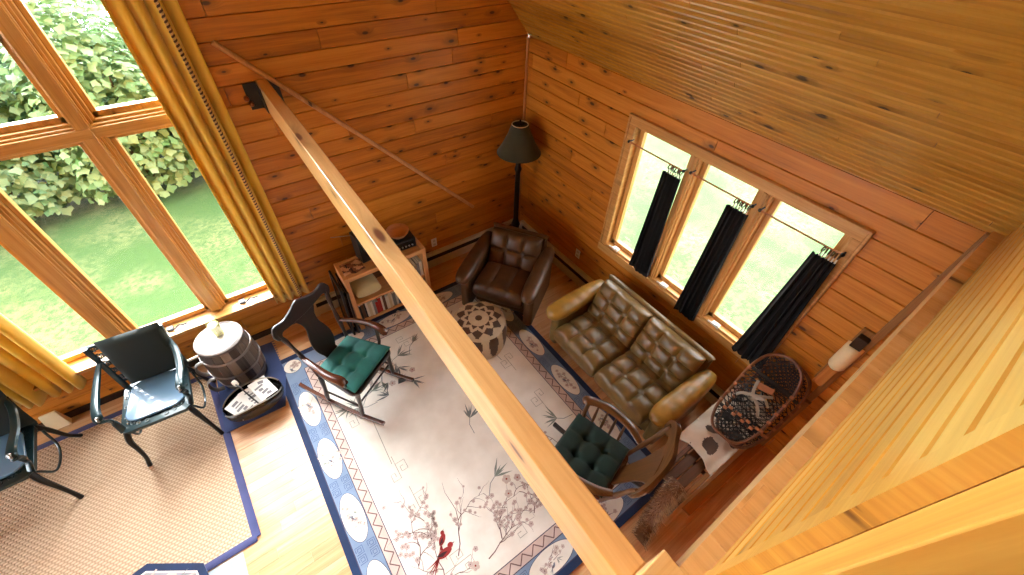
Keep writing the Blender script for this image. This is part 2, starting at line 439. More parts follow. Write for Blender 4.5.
# opening reveals and upper gable backing
for a, b in (((W1[0]-.02, 0.0, W1[2]), (W1[0], .15, W1[3])), ((W1[1], 0.0, W1[2]), (W1[1]+.02, .15, W1[3])), ((W1[0], 0, W1[3]), (W1[1], .15, W1[3]+.02)), ((W1[0], 0.0, W1[2]-.02), (W1[1], .15, W1[2]))):
    mb.bb((a[0], a[1]+.012, a[2]), b)
mb.prism([(WX-.2, 4.9), (.2, 4.9), (RIDGE_X, ROOF(RIDGE_X)+.4)], .1, 0, Matrix(((1, 0, 0, 0), (0, 0, -1, .16), (0, 1, 0, 0), (0, 0, 0, 1))))
for a, b in (((WX-.2, 4.55), (W1[0]-.02, 4.92)), ((W1[1]+.02, 4.55), (.2, 4.92))): mb.bb((a[0], .05, a[1]), (b[0], .15, b[1]))
struct(build('wall_back', mb, 'pine', smooth=0), 'tall knotty pine gable wall holding the large window')
mb = MB()
boards(mb, (0, 0, 0), (0, 1, 0), (0, 0, 1), (-1, 0, 0), SY, 0, -.136, EAVE+.1, .136, [W2], phase=.035, seed=11, thick=.15, c=.005, d=.012)
for a, b in (((.012, W2[0]-.02, W2[2]), (.15, W2[0], W2[3])), ((.012, W2[1], W2[2]), (.15, W2[1]+.02, W2[3])), ((.012, W2[0], W2[3]), (.15, W2[1], W2[3]+.02)), ((.012, W2[0], W2[2]-.02), (.15, W2[1], W2[2]))):
    mb.bb(a, b)
struct(build('wall_right', mb, 'pine', smooth=0), 'knotty pine eave wall with the three casement windows')
W3 = (-2.4, -.15, .35, 2.25)            # added fill window in the far wall y0,y1,z0,z1
W4 = (-4.9, -3.0, 3.5, 5.0)            # added fill window in the loft gable x0,x1,z0,z1
mb = MB(); boards(mb, (WX, 0, 0), (0, 1, 0), (0, 0, 1), (1, 0, 0), SY, 0, -.136, EAVE+.1, .136, [W3], seed=12, thick=.12)
struct(build('wall_left', mb, 'pine', smooth=0))
mb = MB(); boards(mb, (0, SY, 0), (1, 0, 0), (0, 0, 1), (0, 1, 0), WX, 0, -.136, 8.2, .136, [W4], seed=13, thick=.12)
struct(build('wall_front', mb, 'pine', smooth=0))
n = math.hypot(1, SL); sl = math.hypot(RIDGE_X, SL*RIDGE_X)
mb = MB(); boards(mb, (0, 0, EAVE), (0, 1, 0), (-1/n, 0, SL/n), (-SL/n, 0, -1/n), SY-.1, .001, -.25, sl+.05, .0445, seed=21, c=.0068, d=.0085, lmin=1.6, lmax=3.8, thick=.1, phase=.0)
struct(build('ceiling', mb, 'pine_ceiling', smooth=0), 'sloped ceiling of narrow pine boards above the three windows')
mb = MB(); boards(mb, (WX, 0, EAVE), (0, 1, 0), (1/n, 0, SL/n), (SL/n, 0, -1/n), SY-.1, .001, -.25, sl+.05, .0445, seed=22, c=.0036, d=.006, lmin=1.6, lmax=3.8, thick=.1)
struct(build('ceiling_far', mb, 'pine_ceiling', smooth=0))
mb = MB(); boards(mb, (0, 0, 0), (1, 0, 0), (0, 1, 0), (0, 0, 1), WX, 0, SY, 0, .082, seed=31, c=.0012, d=.002, lmin=.7, lmax=2.0, thick=.1)
struct(build('floor', mb, 'floor_wood', smooth=0), 'varnished board floor')
# trims
mb = MB(); mb.tube([(-.008, -.008, .02), (-.008, -.008, EAVE-.01)], .016, 10)
struct(build('trim_1', mb, 'trim'), 'slim upright bead in the corner of the pine walls')
mb = MB(); mb.bb((-.035, -3.68, .0), (0, -3.63, .77)); mb.bb((-.028, -3.675, .79), (0, -3.635, EAVE))
struct(build('trim_2', mb, 'bench_pale', bevel=.003), 'upright pine trim where the eave wall meets the loft')
mb = MB(); mb.box((-.5, -3.64, .012), (1.04, .07, .024), rot=(0, 0, -.03))
struct(build('trim_3', mb, 'trim', bevel=.003))
mb = MB(); mb.bb((WX, -.016, 0), (-2.80, 0, .07))
struct(build('baseboard_back', mb, 'walnut', bevel=.003))

# ------------------------------------------------------------------ window 1 (gable)
w = thing('window_1', 'large gable window in wood frames with upper and lower panes', 'window', (-3.86, 0, W1[2]), 0, kind='structure')
L = lambda x, y, z: (x+3.86, y, z-W1[2])
def wbox(mb, a, b, mat=0): mb.bb(L(*a), L(*b), mat)
XS = [(-4.93, -4.80), (-4.23, -4.08), (-3.53, -3.40), (-2.94, -2.80)]
mb = MB()
for x0, x1 in (XS[0], XS[3]):
    wbox(mb, (x0, -.02, .545), (x1, .03, 4.84)); wbox(mb, (x0+.01, .03, .545), (x1-.01, .13, 4.84))
wbox(mb, (-4.93, -.02, 4.74), (-2.80, .12, 4.845))
build('window_frame', mb, 'window_wood', w, bevel=.004)
for x0, x1 in XS[1:3]:
    mb = MB(); wbox(mb, (x0+.012, -.03, .56), (x1-.035, .03, 4.74)); wbox(mb, (x1-.035, -.012, .56), (x1-.018, .03, 4.74)); wbox(mb, (x0, .0, .56), (x1, .11, 4.74)); wbox(mb, (x1-.05, -.036, .56), (x1-.042, -.02, 4.74))
    build('mullion', mb, 'window_wood', w, bevel=.004)
mb = MB(); wbox(mb, (-4.80, -.034, 2.205), (-2.94, .03, 2.27)); wbox(mb, (-4.80, -.018, 2.27), (-2.94, .03, 2.285)); wbox(mb, (-4.80, 0, 2.185), (-2.94, .11, 2.305))
build('transom', mb, 'window_wood', w, bevel=.005)
mb = MB(); wbox(mb, (-5.03, -.12, .515), (-2.73, .1, .545)); wbox(mb, (-4.98, -.022, .43), (-2.76, 0, .515))
build('sill', mb, 'window_wood', w, bevel=.004)
panes = [(-4.80, -4.23), (-4.08, -3.53), (-3.40, -2.94)]
for i, (x0, x1) in enumerate(panes):
    for z0, z1 in ((.555, 2.19), (2.30, 4.74)):
        t = .03
        mb = MB()
        for a, b in (((x0, .03, z0), (x0+t, .085, z1)), ((x1-t, .03, z0), (x1, .085, z1)), ((x0, .03, z0), (x1, .085, z0+t+.012)), ((x0, .03, z1-t), (x1, .085, z1))): wbox(mb, a, b)
        s = build('sash', mb, 'window_wood', w, bevel=.004)
        mb = MB(); wbox(mb, (x0+t-.005, .055, z0+t), (x1-t+.005, .059, z1-t+.004)); build('pane', mb, 'glass', s, smooth=0)
    z = .545
mb = MB()
for x in (-3.80, -3.22):
    mb.tube(spline([L(x-.06, -.05, .556), L(x-.02, -.07, .565), L(x+.02, -.05, .575), L(x+.05, -.075, .585), L(x+.09, -.07, .58)], 6), .007, 8)
    mb.box(L(x-.05, -.03, .555), (.05, .04, .02))
build('crank_handle', mb, 'black', w)

# ------------------------------------------------------------------ window 2 (three casements)
w = thing('window_2', 'three casement windows side by side in one pine casing', 'window', (0, -2.35, W2[2]), 0, kind='structure')
Lw = lambda x, y, z: (x, y+2.35, z-W2[2])
mb = MB()
for a, b in (((-.022, -3.265, .775), (.004, -3.215, 2.035)), ((-.022, -1.51, .775), (.004, -1.445, 2.035)), ((-.022, -3.265, 2.035), (.004, -1.445, 2.10)), ((-.03, -3.28, .69), (.004, -1.42, .775)),
             ((-.032, -3.285, 2.10), (.0, -1.425, 2.12)), ((-.028, -1.445, .775), (0, -1.425, 2.10)), ((-.028, -3.285, .775), (0, -3.265, 2.10)),
             ((0, -3.225, .755), (.13, -3.205, 2.06)), ((0, -1.505, .755), (.13, -1.485, 2.06)), ((0, -3.225, 2.035), (.13, -1.485, 2.06)), ((-.01, -3.225, .755), (.13, -1.485, .80))):
    mb.bb(Lw(*a), Lw(*b))
build('window_frame', mb, 'window_wood', w, bevel=.004)
OP = [(-2.065, -1.515), (-2.63, -2.135), (-3.205, -2.70)]
for y0, y1 in ((-2.135, -2.065), (-2.70, -2.63)):
    mb = MB(); mb.bb(Lw(-.022, y0+.01, .79), Lw(.02, y1-.01, 2.04)); mb.bb(Lw(.0, y0-.004, .79), Lw(.13, y1+.004, 2.04)); mb.bb(Lw(-.03, (y0+y1)/2-.014, .79), Lw(-.01, (y0+y1)/2+.014, 2.04))
    build('mullion', mb, 'window_wood', w, bevel=.004)
for y0, y1 in OP:
    mb = MB(); t = .045
    for a, b in (((.05, y0, .80), (.095, y0+t, 2.035)), ((.05, y1-t, .80), (.095, y1, 2.035)), ((.05, y0, .80), (.095, y1, .80+t)), ((.05, y0, 2.035-.03), (.095, y1, 2.035))): mb.bb(Lw(*a), Lw(*b))
    s = build('sash', mb, 'window_wood', w, bevel=.003)
    mb = MB(); mb.bb(Lw(.07, y0+t-.005, .80+t-.004), Lw(.074, y1-t+.005, 2.01)); build('pane', mb, 'glass', s, smooth=0)
    mb = MB(); yc = y1-.12
    mb.box(Lw(-.005, yc, .812), (.04, .07, .022)); mb.tube([Lw(-.01, yc-.02, .825), Lw(-.04, yc-.01, .835), Lw(-.045, yc+.06, .835)], .008, 8)
    build('crank_handle', mb, 'white_plastic', w)

# ------------------------------------------------------------------ unseen windows added for fill light
def fill_window(name, mx, w_, h_, nx):
    t = bpy.data.objects.new(name, None); col.objects.link(t); t['kind'] = 'structure'; t.matrix_world = mx
    mb = MB()
    for a, b2 in (((-w_/2-.08, -h_/2-.08), (-w_/2, h_/2+.08)), ((w_/2, -h_/2-.08), (w_/2+.08, h_/2+.08)), ((-w_/2, -h_/2-.08), (w_/2, -h_/2)), ((-w_/2, h_/2), (w_/2, h_/2+.08))): mb.bb((a[0], a[1], -.02), (b2[0], b2[1], .13))
    for k in range(1, nx): x = -w_/2+w_*k/nx; mb.bb((x-.04, -h_/2, -.01), (x+.04, h_/2, .12))
    build('window_frame', mb, 'window_wood', t, bevel=.004)
    mb = MB(); mb.bb((-w_/2, -h_/2, .06), (w_/2, h_/2, .064)); build('pane', mb, 'glass', t, smooth=0)
def axes(o, x, y, z):
    m = Matrix.Identity(4)
    for i in range(3): m[i][0], m[i][1], m[i][2], m[i][3] = x[i], y[i], z[i], o[i]
    return m
fill_window('window_fill_far', axes((WX, (W3[0]+W3[1])/2, (W3[2]+W3[3])/2), (0, 1, 0), (0, 0, 1), (-1, 0, 0)), W3[1]-W3[0], W3[3]-W3[2], 3)
fill_window('window_fill_gable', axes(((W4[0]+W4[1])/2, SY, (W4[2]+W4[3])/2), (1, 0, 0), (0, 0, 1), (0, -1, 0)), W4[1]-W4[0], W4[3]-W4[2], 3)
# ------------------------------------------------------------------ garden
mb = MB()
def lfn(u, v):
    x, y = lerp(-16, 14, u), lerp(-12, 16, v)
    return (x, y, -.62+.05*mnoise.noise((x*.4, y*.4, 0)))
mb.grid(lfn, 61, 57)
o = tag(build('lawn', mb, 'lawn', smooth=60), 'sunlit green lawn outside the windows', 'lawn', kind='stuff')
def shrub(label, x, y, rx, ry, h, nleaf, size, mt, seed):
    r = random.Random(seed)
    t = thing('leafy_shrub', label, 'shrub', (x, y, -.62), 0, 'shrubs beyond the lawn')
    mb = MB()
    for i in range(nleaf):
        a = r.uniform(0, 2*PI); cz = r.uniform(0, 1); rr = math.sqrt(1-cz*cz)
        k = (r.random()**.5*.62+.42)*(1+.22*mnoise.noise((math.cos(a)*2.2+seed, math.sin(a)*2.2, cz*2.5)))
        p = Vector((rx*rr*math.cos(a)*k, ry*rr*math.sin(a)*k, h*(.06+.94*cz*k)))
        if p.z < .03: p.z = r.uniform(.03, .3)
        s = size*r.uniform(.6, 1.25)
        nrm = (Vector((math.cos(a)*rr, math.sin(a)*rr, cz+.6)).normalized()+Vector((r.uniform(-.6, .6), r.uniform(-.6, .6), r.uniform(-.4, .6)))).normalized()
        q = nrm.to_track_quat('Z', 'Y').to_matrix().to_4x4() @ Matrix.Rotation(r.uniform(0, 6.28), 4, 'Z')
        vs = [(0, -.5, 0), (.22, -.3, .03), (.5, -.1, .0), (.26, .15, .03), (.18, .42, .0), (0, .62, -.06), (-.18, .42, 0), (-.26, .15, .03), (-.5, -.1, 0), (-.22, -.3, .03)]
        mb.add([Vector(z)*s for z in vs], [tuple(range(10))], 0, Matrix.Translation(p) @ q, tone=r.random())
    build('foliage', mb, mt, t, smooth=0)['kind'] = 'stuff'
    mb = MB()
    for i in range(6):
        a = i*PI/3+r.random(); mb.tube(spline([(0.05*math.cos(a), .05*math.sin(a), 0), (rx*.25*math.cos(a), ry*.25*math.sin(a), h*.3), (rx*.55*math.cos(a), ry*.55*math.sin(a), h*.7)], 4), [.035, .012], 6)
    build('stem', mb, 'bark', t)
SH = [(-9.5, 5.5, 1.15, 1.0, 2.7), (-7.6, 5.4, 1.1, .95, 2.9), (-5.8, 5.4, 1.1, .95, 2.75), (-4.1, 5.3, 1.05, .9, 2.9), (-2.4, 5.2, 1.05, .9, 2.75), (-.6, 5.3, 1.1, .9, 2.8), (-8.5, 7.3, 1.3, .9, 3.2), (-6.6, 7.2, 1.2, .9, 3.1), (-4.9, 7.1, 1.1, .9, 3.2), (-3.2, 7.0, 1.1, .9, 3.1), (-1.4, 7.1, 1.2, .9, 3.2)]
SL_ = ['leafy shrub at the far end of the shrub row, out past the gathered curtain', 'broad shrub at the lawn edge in line with the gathered curtain', 'shrub at the lawn edge behind the window side nearest the armchairs', 'full shrub at the lawn edge straight behind the tall window mullion', 'rounded shrub at the lawn edge behind the roped gold curtain', 'shrub at the lawn edge past the roped gold curtain',
       'back shrub behind the far end of the lawn-edge row', 'back shrub between the two shrubs by the gathered curtain', 'back shrub showing in the upper pane beside the mullion', 'back shrub showing in the upper pane beside the roped curtain', 'back shrub past the roped gold curtain']
for i, q in enumerate(SH):
    shrub(SL_[i], *q, 4600, .135, 'leaf' if i % 2 == 0 else 'leaf_b', 100+i)

# ------------------------------------------------------------------ tie beam, brackets, loft
t = thing('tie_beam', 'long pine beam crossing the room from the gable wall to the loft', 'beam', (-2.41, 0, 2.37), 0)
mb = MB(); mb.bb((-.04, -3.597, -.19), (.035, -.004, 0)); build('timber', mb, 'fir', t, bevel=.004)
mb = MB(); mb.bb((-.13, -.012, -.19), (.1, -.001, -.01)); mb.bb((-.046, -.14, -.19), (-.0405, -.001, -.02)); mb.bb((.0355, -.14, -.19), (.041, -.001, -.02))
build('bracket_plate', mb, 'black', t, bevel=.002)
for x, z in ((-.138, -.105), (-.12, -.145)):
    mb = MB(); mb.lathe([(.001, .03), (.012, .028), (.017, .02), (.018, .0)], 10, 0, Matrix.Translation((x, -.012, z)) @ Matrix.Rotation(PI/2, 4, 'X')); build('bolt', mb, 'copper', t)
mb = MB(); mb.tube(spline([(-2.604, -.03, 2.636), (-1.65, -.045, 1.64), (-.72, -.03, .655)], 6), .018, 8)
tag(build('wooden_pole', mb, 'shelf_wood'), 'slim wooden pole slanting across the pine gable wall past the beam', 'pole')

mb = MB(); boards(mb, (0, 0, 2.37), (0, 1, 0), (1, 0, 0), (0, 0, 1), SY, -3.648, WX, 0, .11, seed=41, c=.0018, d=.003, lmin=2, lmax=4, thick=.03)
mb.bb((WX, -3.676, 2.20), (0, -3.648, 2.369)); mb.bb((WX, -3.70, 2.14), (0, -3.676, 2.34))
mb.bb((WX, -3.648, 2.305), (-4.3, -2.4, 2.37))  # unseen balcony arm, added to block light from the far wall window
struct(build('loft_floor', mb, 'fir', smooth=0), 'edge of the loft floor with board ends and fascia')
mb = MB()
boards(mb, (0, -3.694, 0), (1, 0, 0), (0, 0, 1), (0, 1, 0), -2.275, 0, 2.372, 3.30, .0655, phase=2.372, seed=42, c=.007, d=.016, joints=False, umax=lambda z: -(z-EAVE)/SL-.01, thick=.024)
mb.bb((-2.32, -3.717, 2.371), (-2.274, -3.6905, 3.30))
mb.bb((-2.32, -3.73, 3.30), (-.82, -3.675, 3.33))
boards(mb, (0, -3.752, 0), (1, 0, 0), (0, 0, 1), (0, 1, 0), -4.3, -2.47, 2.372, 3.30, .0655, phase=2.372, seed=43, joints=False, thick=.05)  # unseen parapet beyond the newel, added to keep light off the post sides
mb.bb((-4.3, -3.82, 3.30), (-2.46, -3.745, 3.33))
mb.bb((-2.475, -3.805, 2.372), (-2.455, -3.75, 3.30))
boards(mb, (-4.3, 0, 0), (0, 1, 0), (0, 0, 1), (1, 0, 0), -3.70, -2.36, 2.372, 3.30, .0655, phase=2.372, seed=44, joints=False, thick=.05)  # unseen balcony parapets, added to block the far wall window's light
boards(mb, (0, -2.36, 0), (1, 0, 0), (0, 0, 1), (0, 1, 0), WX, -4.3, 2.372, 3.30, .0655, phase=2.372, seed=45, joints=False, thick=.05)
mb.bb((-4.37, -3.70, 3.30), (-4.28, -2.34, 3.33)); mb.bb((WX, -2.43, 3.30), (-4.28, -2.34, 3.331))
struct(build('wall_loft', mb, 'pine_light', smooth=0), 'low loft wall of narrow golden boards with pine edging')
mb = MB(); mb.bb((-2.392, -3.805, 2.371), (-2.3205, -3.717, 3.42)); mb.box((-2.357, -3.756, 3.435), (.10, .115, .03))
tag(build('newel_post', mb, 'pine_light', bevel=.003), 'square newel post at the end of the boarded loft wall', 'post')
mb = MB(); mb.bb((-.041, -.075, 0), (.041, 0, .13)); 
tag(build('stub_post', mb, 'fir', loc=(-2.412, -3.598, 2.371), bevel=.004), 'short square post stub standing at the loft end of the beam', 'post')

# ------------------------------------------------------------------ curtains
def curtain(mb, w0, w1, h, folds, depth, nx=90, nz=26, seed=0, hem=0.0, flare=.0, side=0.0):
    r = random.Random(seed); ph = [r.uniform(-.6, .6) for _ in range(folds+2)]
    def fn(u, v):
        w = lerp(w1, w0, v**.8); x = (u-.5)*w+side*(1-v)
        k = u*folds; i = int(k); p = lerp(ph[i], ph[i+1], k-i)
        a = math.sin(2*PI*(k+p*.35)); y = depth*a*(.75+.35*(1-v))*(1+.3*math.sin(5*v+p*4))
        x += .25*w/folds*math.cos(2*PI*k)*.6
        return (x, y, v*h+hem*math.sin(6.28*u*folds)*(1-v)**6)
    mb.grid(fn, nx, nz); return fn
t = thing('gold_curtain', 'gold pleated curtain with twisted rope trim beside the pine wall', 'curtain', (-2.875, -.115, .46), 0, 'gold curtains at the gable window')
mb = MB(); fn = curtain(mb, .36, .30, 4.48, 4, .04, 130, 26, 4, .012)
build('drape', mb, 'curtain_gold', t, smooth=80, solid=.006)
mb = MB(); us = min((.5+.004*k for k in range(80)), key=lambda q: fn(q, .5)[1])
base = [Vector(fn(us, k/900)) + Vector((.0, -.014, 0)) for k in range(901)]
for ph, mt in ((0, 0), (PI, 1)):
    mb.tube([p+Vector((math.cos(k*1.25+ph)*.006, math.sin(k*1.25+ph)*.007-.008, 0)) for k, p in enumerate(base)], .0072, 6, mt)
build('rope_trim', mb, ['rope_a', 'rope_b'], t)
t2 = thing('gold_curtain', 'gold curtain gathered low behind the green armchairs', 'curtain', (-4.90, -.115, .42), 0, 'gold curtains at the gable window')
mb = MB(); curtain(mb, .8, .74, 3.42, 9, .045, 200, 20, 9, .012)
build('drape', mb, 'curtain_gold', t2, smooth=80, solid=.006)
mb = MB(); mb.tube([(-5.5, -.115, 4.98), (-2.62, -.115, 4.98)], .016, 10)
for x in (-5.5, -2.62): mb.sph((x, -.115, 4.98), .03)
for x in (-5.4, -4.0, -2.72): mb.bb((x-.01, -.115, 4.96), (x+.01, 0, 5.0))
tag(build('curtain_rod', mb, 'brass'), 'long curtain rod above the gable window', 'curtain rod')
CB = [(-1.985, -2.0, .17, .23, .81, 1.845, 'black curtain panel on the casement window closest to the corner lamp'),
      (-2.56, -2.57, .16, .2, .72, 1.86, 'black curtain panel hanging over the middle casement window'),
      (-3.165, -3.18, .15, .27, .76, 1.86, 'black curtain panel on the casement window beside the snowshoes')]
for i, (yt, yb, wt, wb, z0, z1, lab) in enumerate(CB):
    t = thing('black_curtain', lab, 'curtain', (-.06, (yt+yb)/2, z0), PI/2, 'black curtains on the casement windows')
    mb = MB(); curtain(mb, wt, wb, z1-z0, 5, .016, 70, 22, 20+i, .018)
    build('drape', mb, 'curtain_black', t, smooth=80, solid=.005)
    for k in range(6):
        x = (k-2.5)*wt/8-.01
        mb = MB(); mb.torus((x, 0, z1-z0+.055), .018, .005, 0, 'X', 14, 6, mx=Matrix.Translation((x, 0, z1-z0+.055)) @ Matrix.Rotation(.25*math.sin(k*2.1), 4, 'Z') @ Matrix.Translation((-x, 0, -(z1-z0+.055))))
        mb.box((x, 0, z1-z0+.016), (.008, .006, .03), 1)
        build('curtain_ring', mb, ['oak', 'white_plastic'], t)
    y0, y1 = [(-2.07, -1.51), (-2.64, -2.13), (-3.235, -2.695)][i]
    r = thing('tension_rod', ['thin wooden rod across the casement closest to the lamp', 'thin wooden rod across the middle casement', 'thin wooden rod across the casement by the snowshoes'][i], 'curtain rod', (-.06, (y0+y1)/2, z1+.076), 0, 'rods of the black curtains')
    hl = (y1-y0)/2
    mb = MB(); mb.tube([(0, -hl, 0), (0, hl, 0)], .0065, 8); build('rod', mb, 'rod_wood', r)
    for s in (-1, 1):
        mb = MB(); mb.tube([(0, s*hl, 0), (.06, s*hl, 0)], .006, 8); mb.sph((0, s*hl, 0), .013); build('bracket', mb, 'black', r)

# ------------------------------------------------------------------ heaters, outlets
def heater(label, L_, loc, rz):
    t = thing('baseboard_heater', label, 'heater', loc, rz, 'baseboard heaters')
    mb = MB(); mb.add([], [])
    P_ = [(0, .02), (-.055, .02), (-.062, .05), (-.062, .135), (-.05, .15), (-.05, .155), (0, .155)]
    def ext(mb, poly, a, b, mat=0):
        n = len(poly); vs = [(a, y, z) for y, z in poly]+[(b, y, z) for y, z in poly]
        mb.add(vs, [tuple(range(n)), tuple(reversed(range(n, 2*n)))]+[(i, i+n, (i+1) % n+n, (i+1) % n) for i in range(n)], mat)
    ext(mb, [(-.002, .02), (-.062, .025), (-.062, .135), (-.056, .137), (-.056, .03), (-.002, .027)], 0, L_)
    ext(mb, [(-.001, .02), (-.001, .215), (-.045, .215), (-.062, .195), (-.058, .192), (-.043, .209), (-.006, .209), (-.006, .02)], 0, L_)
    build('cover', mb, 'heater', t, bevel=.0015)
    mb = MB(); ext(mb, [(-.006, .03), (-.054, .03), (-.054, .16), (-.006, .2)], .01, L_-.01); build('fin_pack', mb, 'slot', t)
    for x in (0, L_-.05):
        mb = MB(); ext(mb, [(0, .015), (-.066, .015), (-.066, .2), (-.046, .22), (0, .22)], x, x+.05); build('end_cap', mb, 'heater', t, bevel=.002)
heater('long cream baseboard heater under the outlet on the gable wall', 2.66, (-2.76, -.002, 0), 0)
heater('cream baseboard heater running from the lamp corner behind the sofa', 3.2, (-.002, -.10, 0), -PI/2)
def outlet(label, loc, rz):
    t = thing('wall_outlet', label, 'outlet', loc, rz, 'wall outlets')
    mb = MB(); mb.box((0, -.003, 0), (.07, .006, .115)); build('cover_plate', mb, 'white_plastic', t, bevel=.002)
    for z in (-.025, .025):
        mb = MB(); mb.box((0, -.007, z), (.034, .004, .03)); mb.box((-.007, -.0092, z), (.003, .001, .01), 1); mb.box((.007, -.0092, z), (.003, .001, .01), 1); build('socket', mb, ['heater', 'slot'], t)
outlet('white wall outlet above the gable wall heater', (-1.26, -.001, .335), 0)
outlet('white wall outlet on the eave wall below the window corner', (-.001, -1.146, .388), -PI/2)

# ------------------------------------------------------------------ rugs
def poly2(mb, pts, z, mat): mb.add([(x, y, z) for x, y in pts], [tuple(range(len(pts)))], mat)
def ell(cx, cy, rx, ry, n=28, a0=0, a1=2*PI): return [(cx+rx*math.cos(a0+(a1-a0)*i/n), cy+ry*math.sin(a0+(a1-a0)*i/n)) for i in range(n)]
def stroke(mb, pts, w, z, mat, taper=False):
    P = [Vector((p[0], p[1])) for p in pts]; k = len(P)
    vs = []
    for i in range(k):
        d = P[min(i+1, k-1)]-P[max(i-1, 0)]
        d = d.normalized() if d.length > 1e-9 else Vector((1, 0))
        nn = Vector((-d.y, d.x))*w*.5*((1-.8*i/(k-1)) if taper else 1)
        vs += [(P[i].x+nn.x, P[i].y+nn.y, z), (P[i].x-nn.x, P[i].y-nn.y, z)]
    mb.add(vs, [(2*i, 2*i+1, 2*i+3, 2*i+2) for i in range(k-1)], mat)
RX0, RX1, RY0, RY1 = -3.28, -.885, -3.405, -.42
TH = .012
mb = MB()
mb.bb((RX0, RY0, .001), (RX1, RY1, TH), 0)
def rect(a, z, mat): poly2(mb, [(RX0+a, RY0+a), (RX1-a, RY0+a), (RX1-a, RY1-a), (RX0+a, RY1-a)], z, mat)
rect(.052, TH+.0006, 3); rect(.058, TH+.0010, 1); rect(.222, TH+.0014, 3); rect(.228, TH+.0018, 4); rect(.302, TH+.0022, 3); rect(.308, TH+.0026, 2)
Z1 = TH+.0032; Z2 = TH+.0038; Z3 = TH+.0044
rr = random.Random(5)
def leafs(x, y, a, s, mat, z=Z2, nl=5):
    for i in range(nl):
        b = a+rr.uniform(-.9, .9); l = s*rr.uniform(.6, 1.2)
        dx, dy = math.cos(b), math.sin(b)
        poly2(mb, [(x, y), (x+dx*l*.4-dy*l*.06, y+dy*l*.4+dx*l*.06), (x+dx*l, y+dy*l), (x+dx*l*.4+dy*l*.06, y+dy*l*.4-dx*l*.06)], z, mat)
def flower(x, y, r, mat, z=Z2):
    for i in range(5):
        a = i*2*PI/5+.3; poly2(mb, ell(x+r*.6*math.cos(a), y+r*.6*math.sin(a), r*.5, r*.5, 8), z+.0001*i, mat)
    poly2(mb, ell(x, y, r*.22, r*.22, 8), z+.0007, 9 if r > .027 else 5)
def branch(x, y, a, l, depth=0, fl=6):
    pts = [(x, y)]; k = 7
    for i in range(k):
        a += rr.uniform(-.45, .45); x += math.cos(a)*l/k; y += math.sin(a)*l/k; pts.append((x, y))
        if depth < 2 and rr.random() < .5: branch(x, y, a+rr.choice((-1, 1))*rr.uniform(.5, 1.0), l*.5, depth+1, fl)
        if rr.random() < .22: flower(x+rr.uniform(-.02, .02), y+rr.uniform(-.02, .02), rr.uniform(.010, .019), fl)
    stroke(mb, pts, .008-.002*depth, Z2, 5, True)
def bird(x, y, a, s, m1, m2):
    T = lambda px, py: (x+s*(px*math.cos(a)-py*math.sin(a)), y+s*(px*math.sin(a)+py*math.cos(a)))
    poly2(mb, [T(*q) for q in ell(0, 0, .5, .24, 14)], Z3, m1); poly2(mb, [T(*q) for q in ell(.5, .16, .19, .17, 10)], Z3+.0003, m1)
    poly2(mb, [T(.62, .2), T(.84, .16), T(.62, .1)], Z3, 5); poly2(mb, [T(-.1, .1), T(-.55, .12), T(-.2, -.12), T(.2, -.02)], Z3+.0004, m2)
    for k in range(4): stroke(mb, [T(-.4, -.02), T(-.9, -.1-.12*k), T(-1.35, -.12-.26*k)], .10*s, Z3-.0002, m1, True)
def fret(x, y, a, s, mat, w=.0055):
    T = lambda px, py: (x+s*(px*math.cos(a)-py*math.sin(a)), y+s*(px*math.sin(a)+py*math.cos(a)))
    stroke(mb, [T(*q) for q in ((-.5, 0), (-.2, 0), (-.2, .3), (.12, .3), (.12, .1), (-.05, .1), (-.05, .2))], w, Z1, mat)
    stroke(mb, [T(*q) for q in ((-.2, 0), (.3, 0), (.3, -.25), (.05, -.25), (.05, -.12), (.18, -.12))], w, Z1, mat)
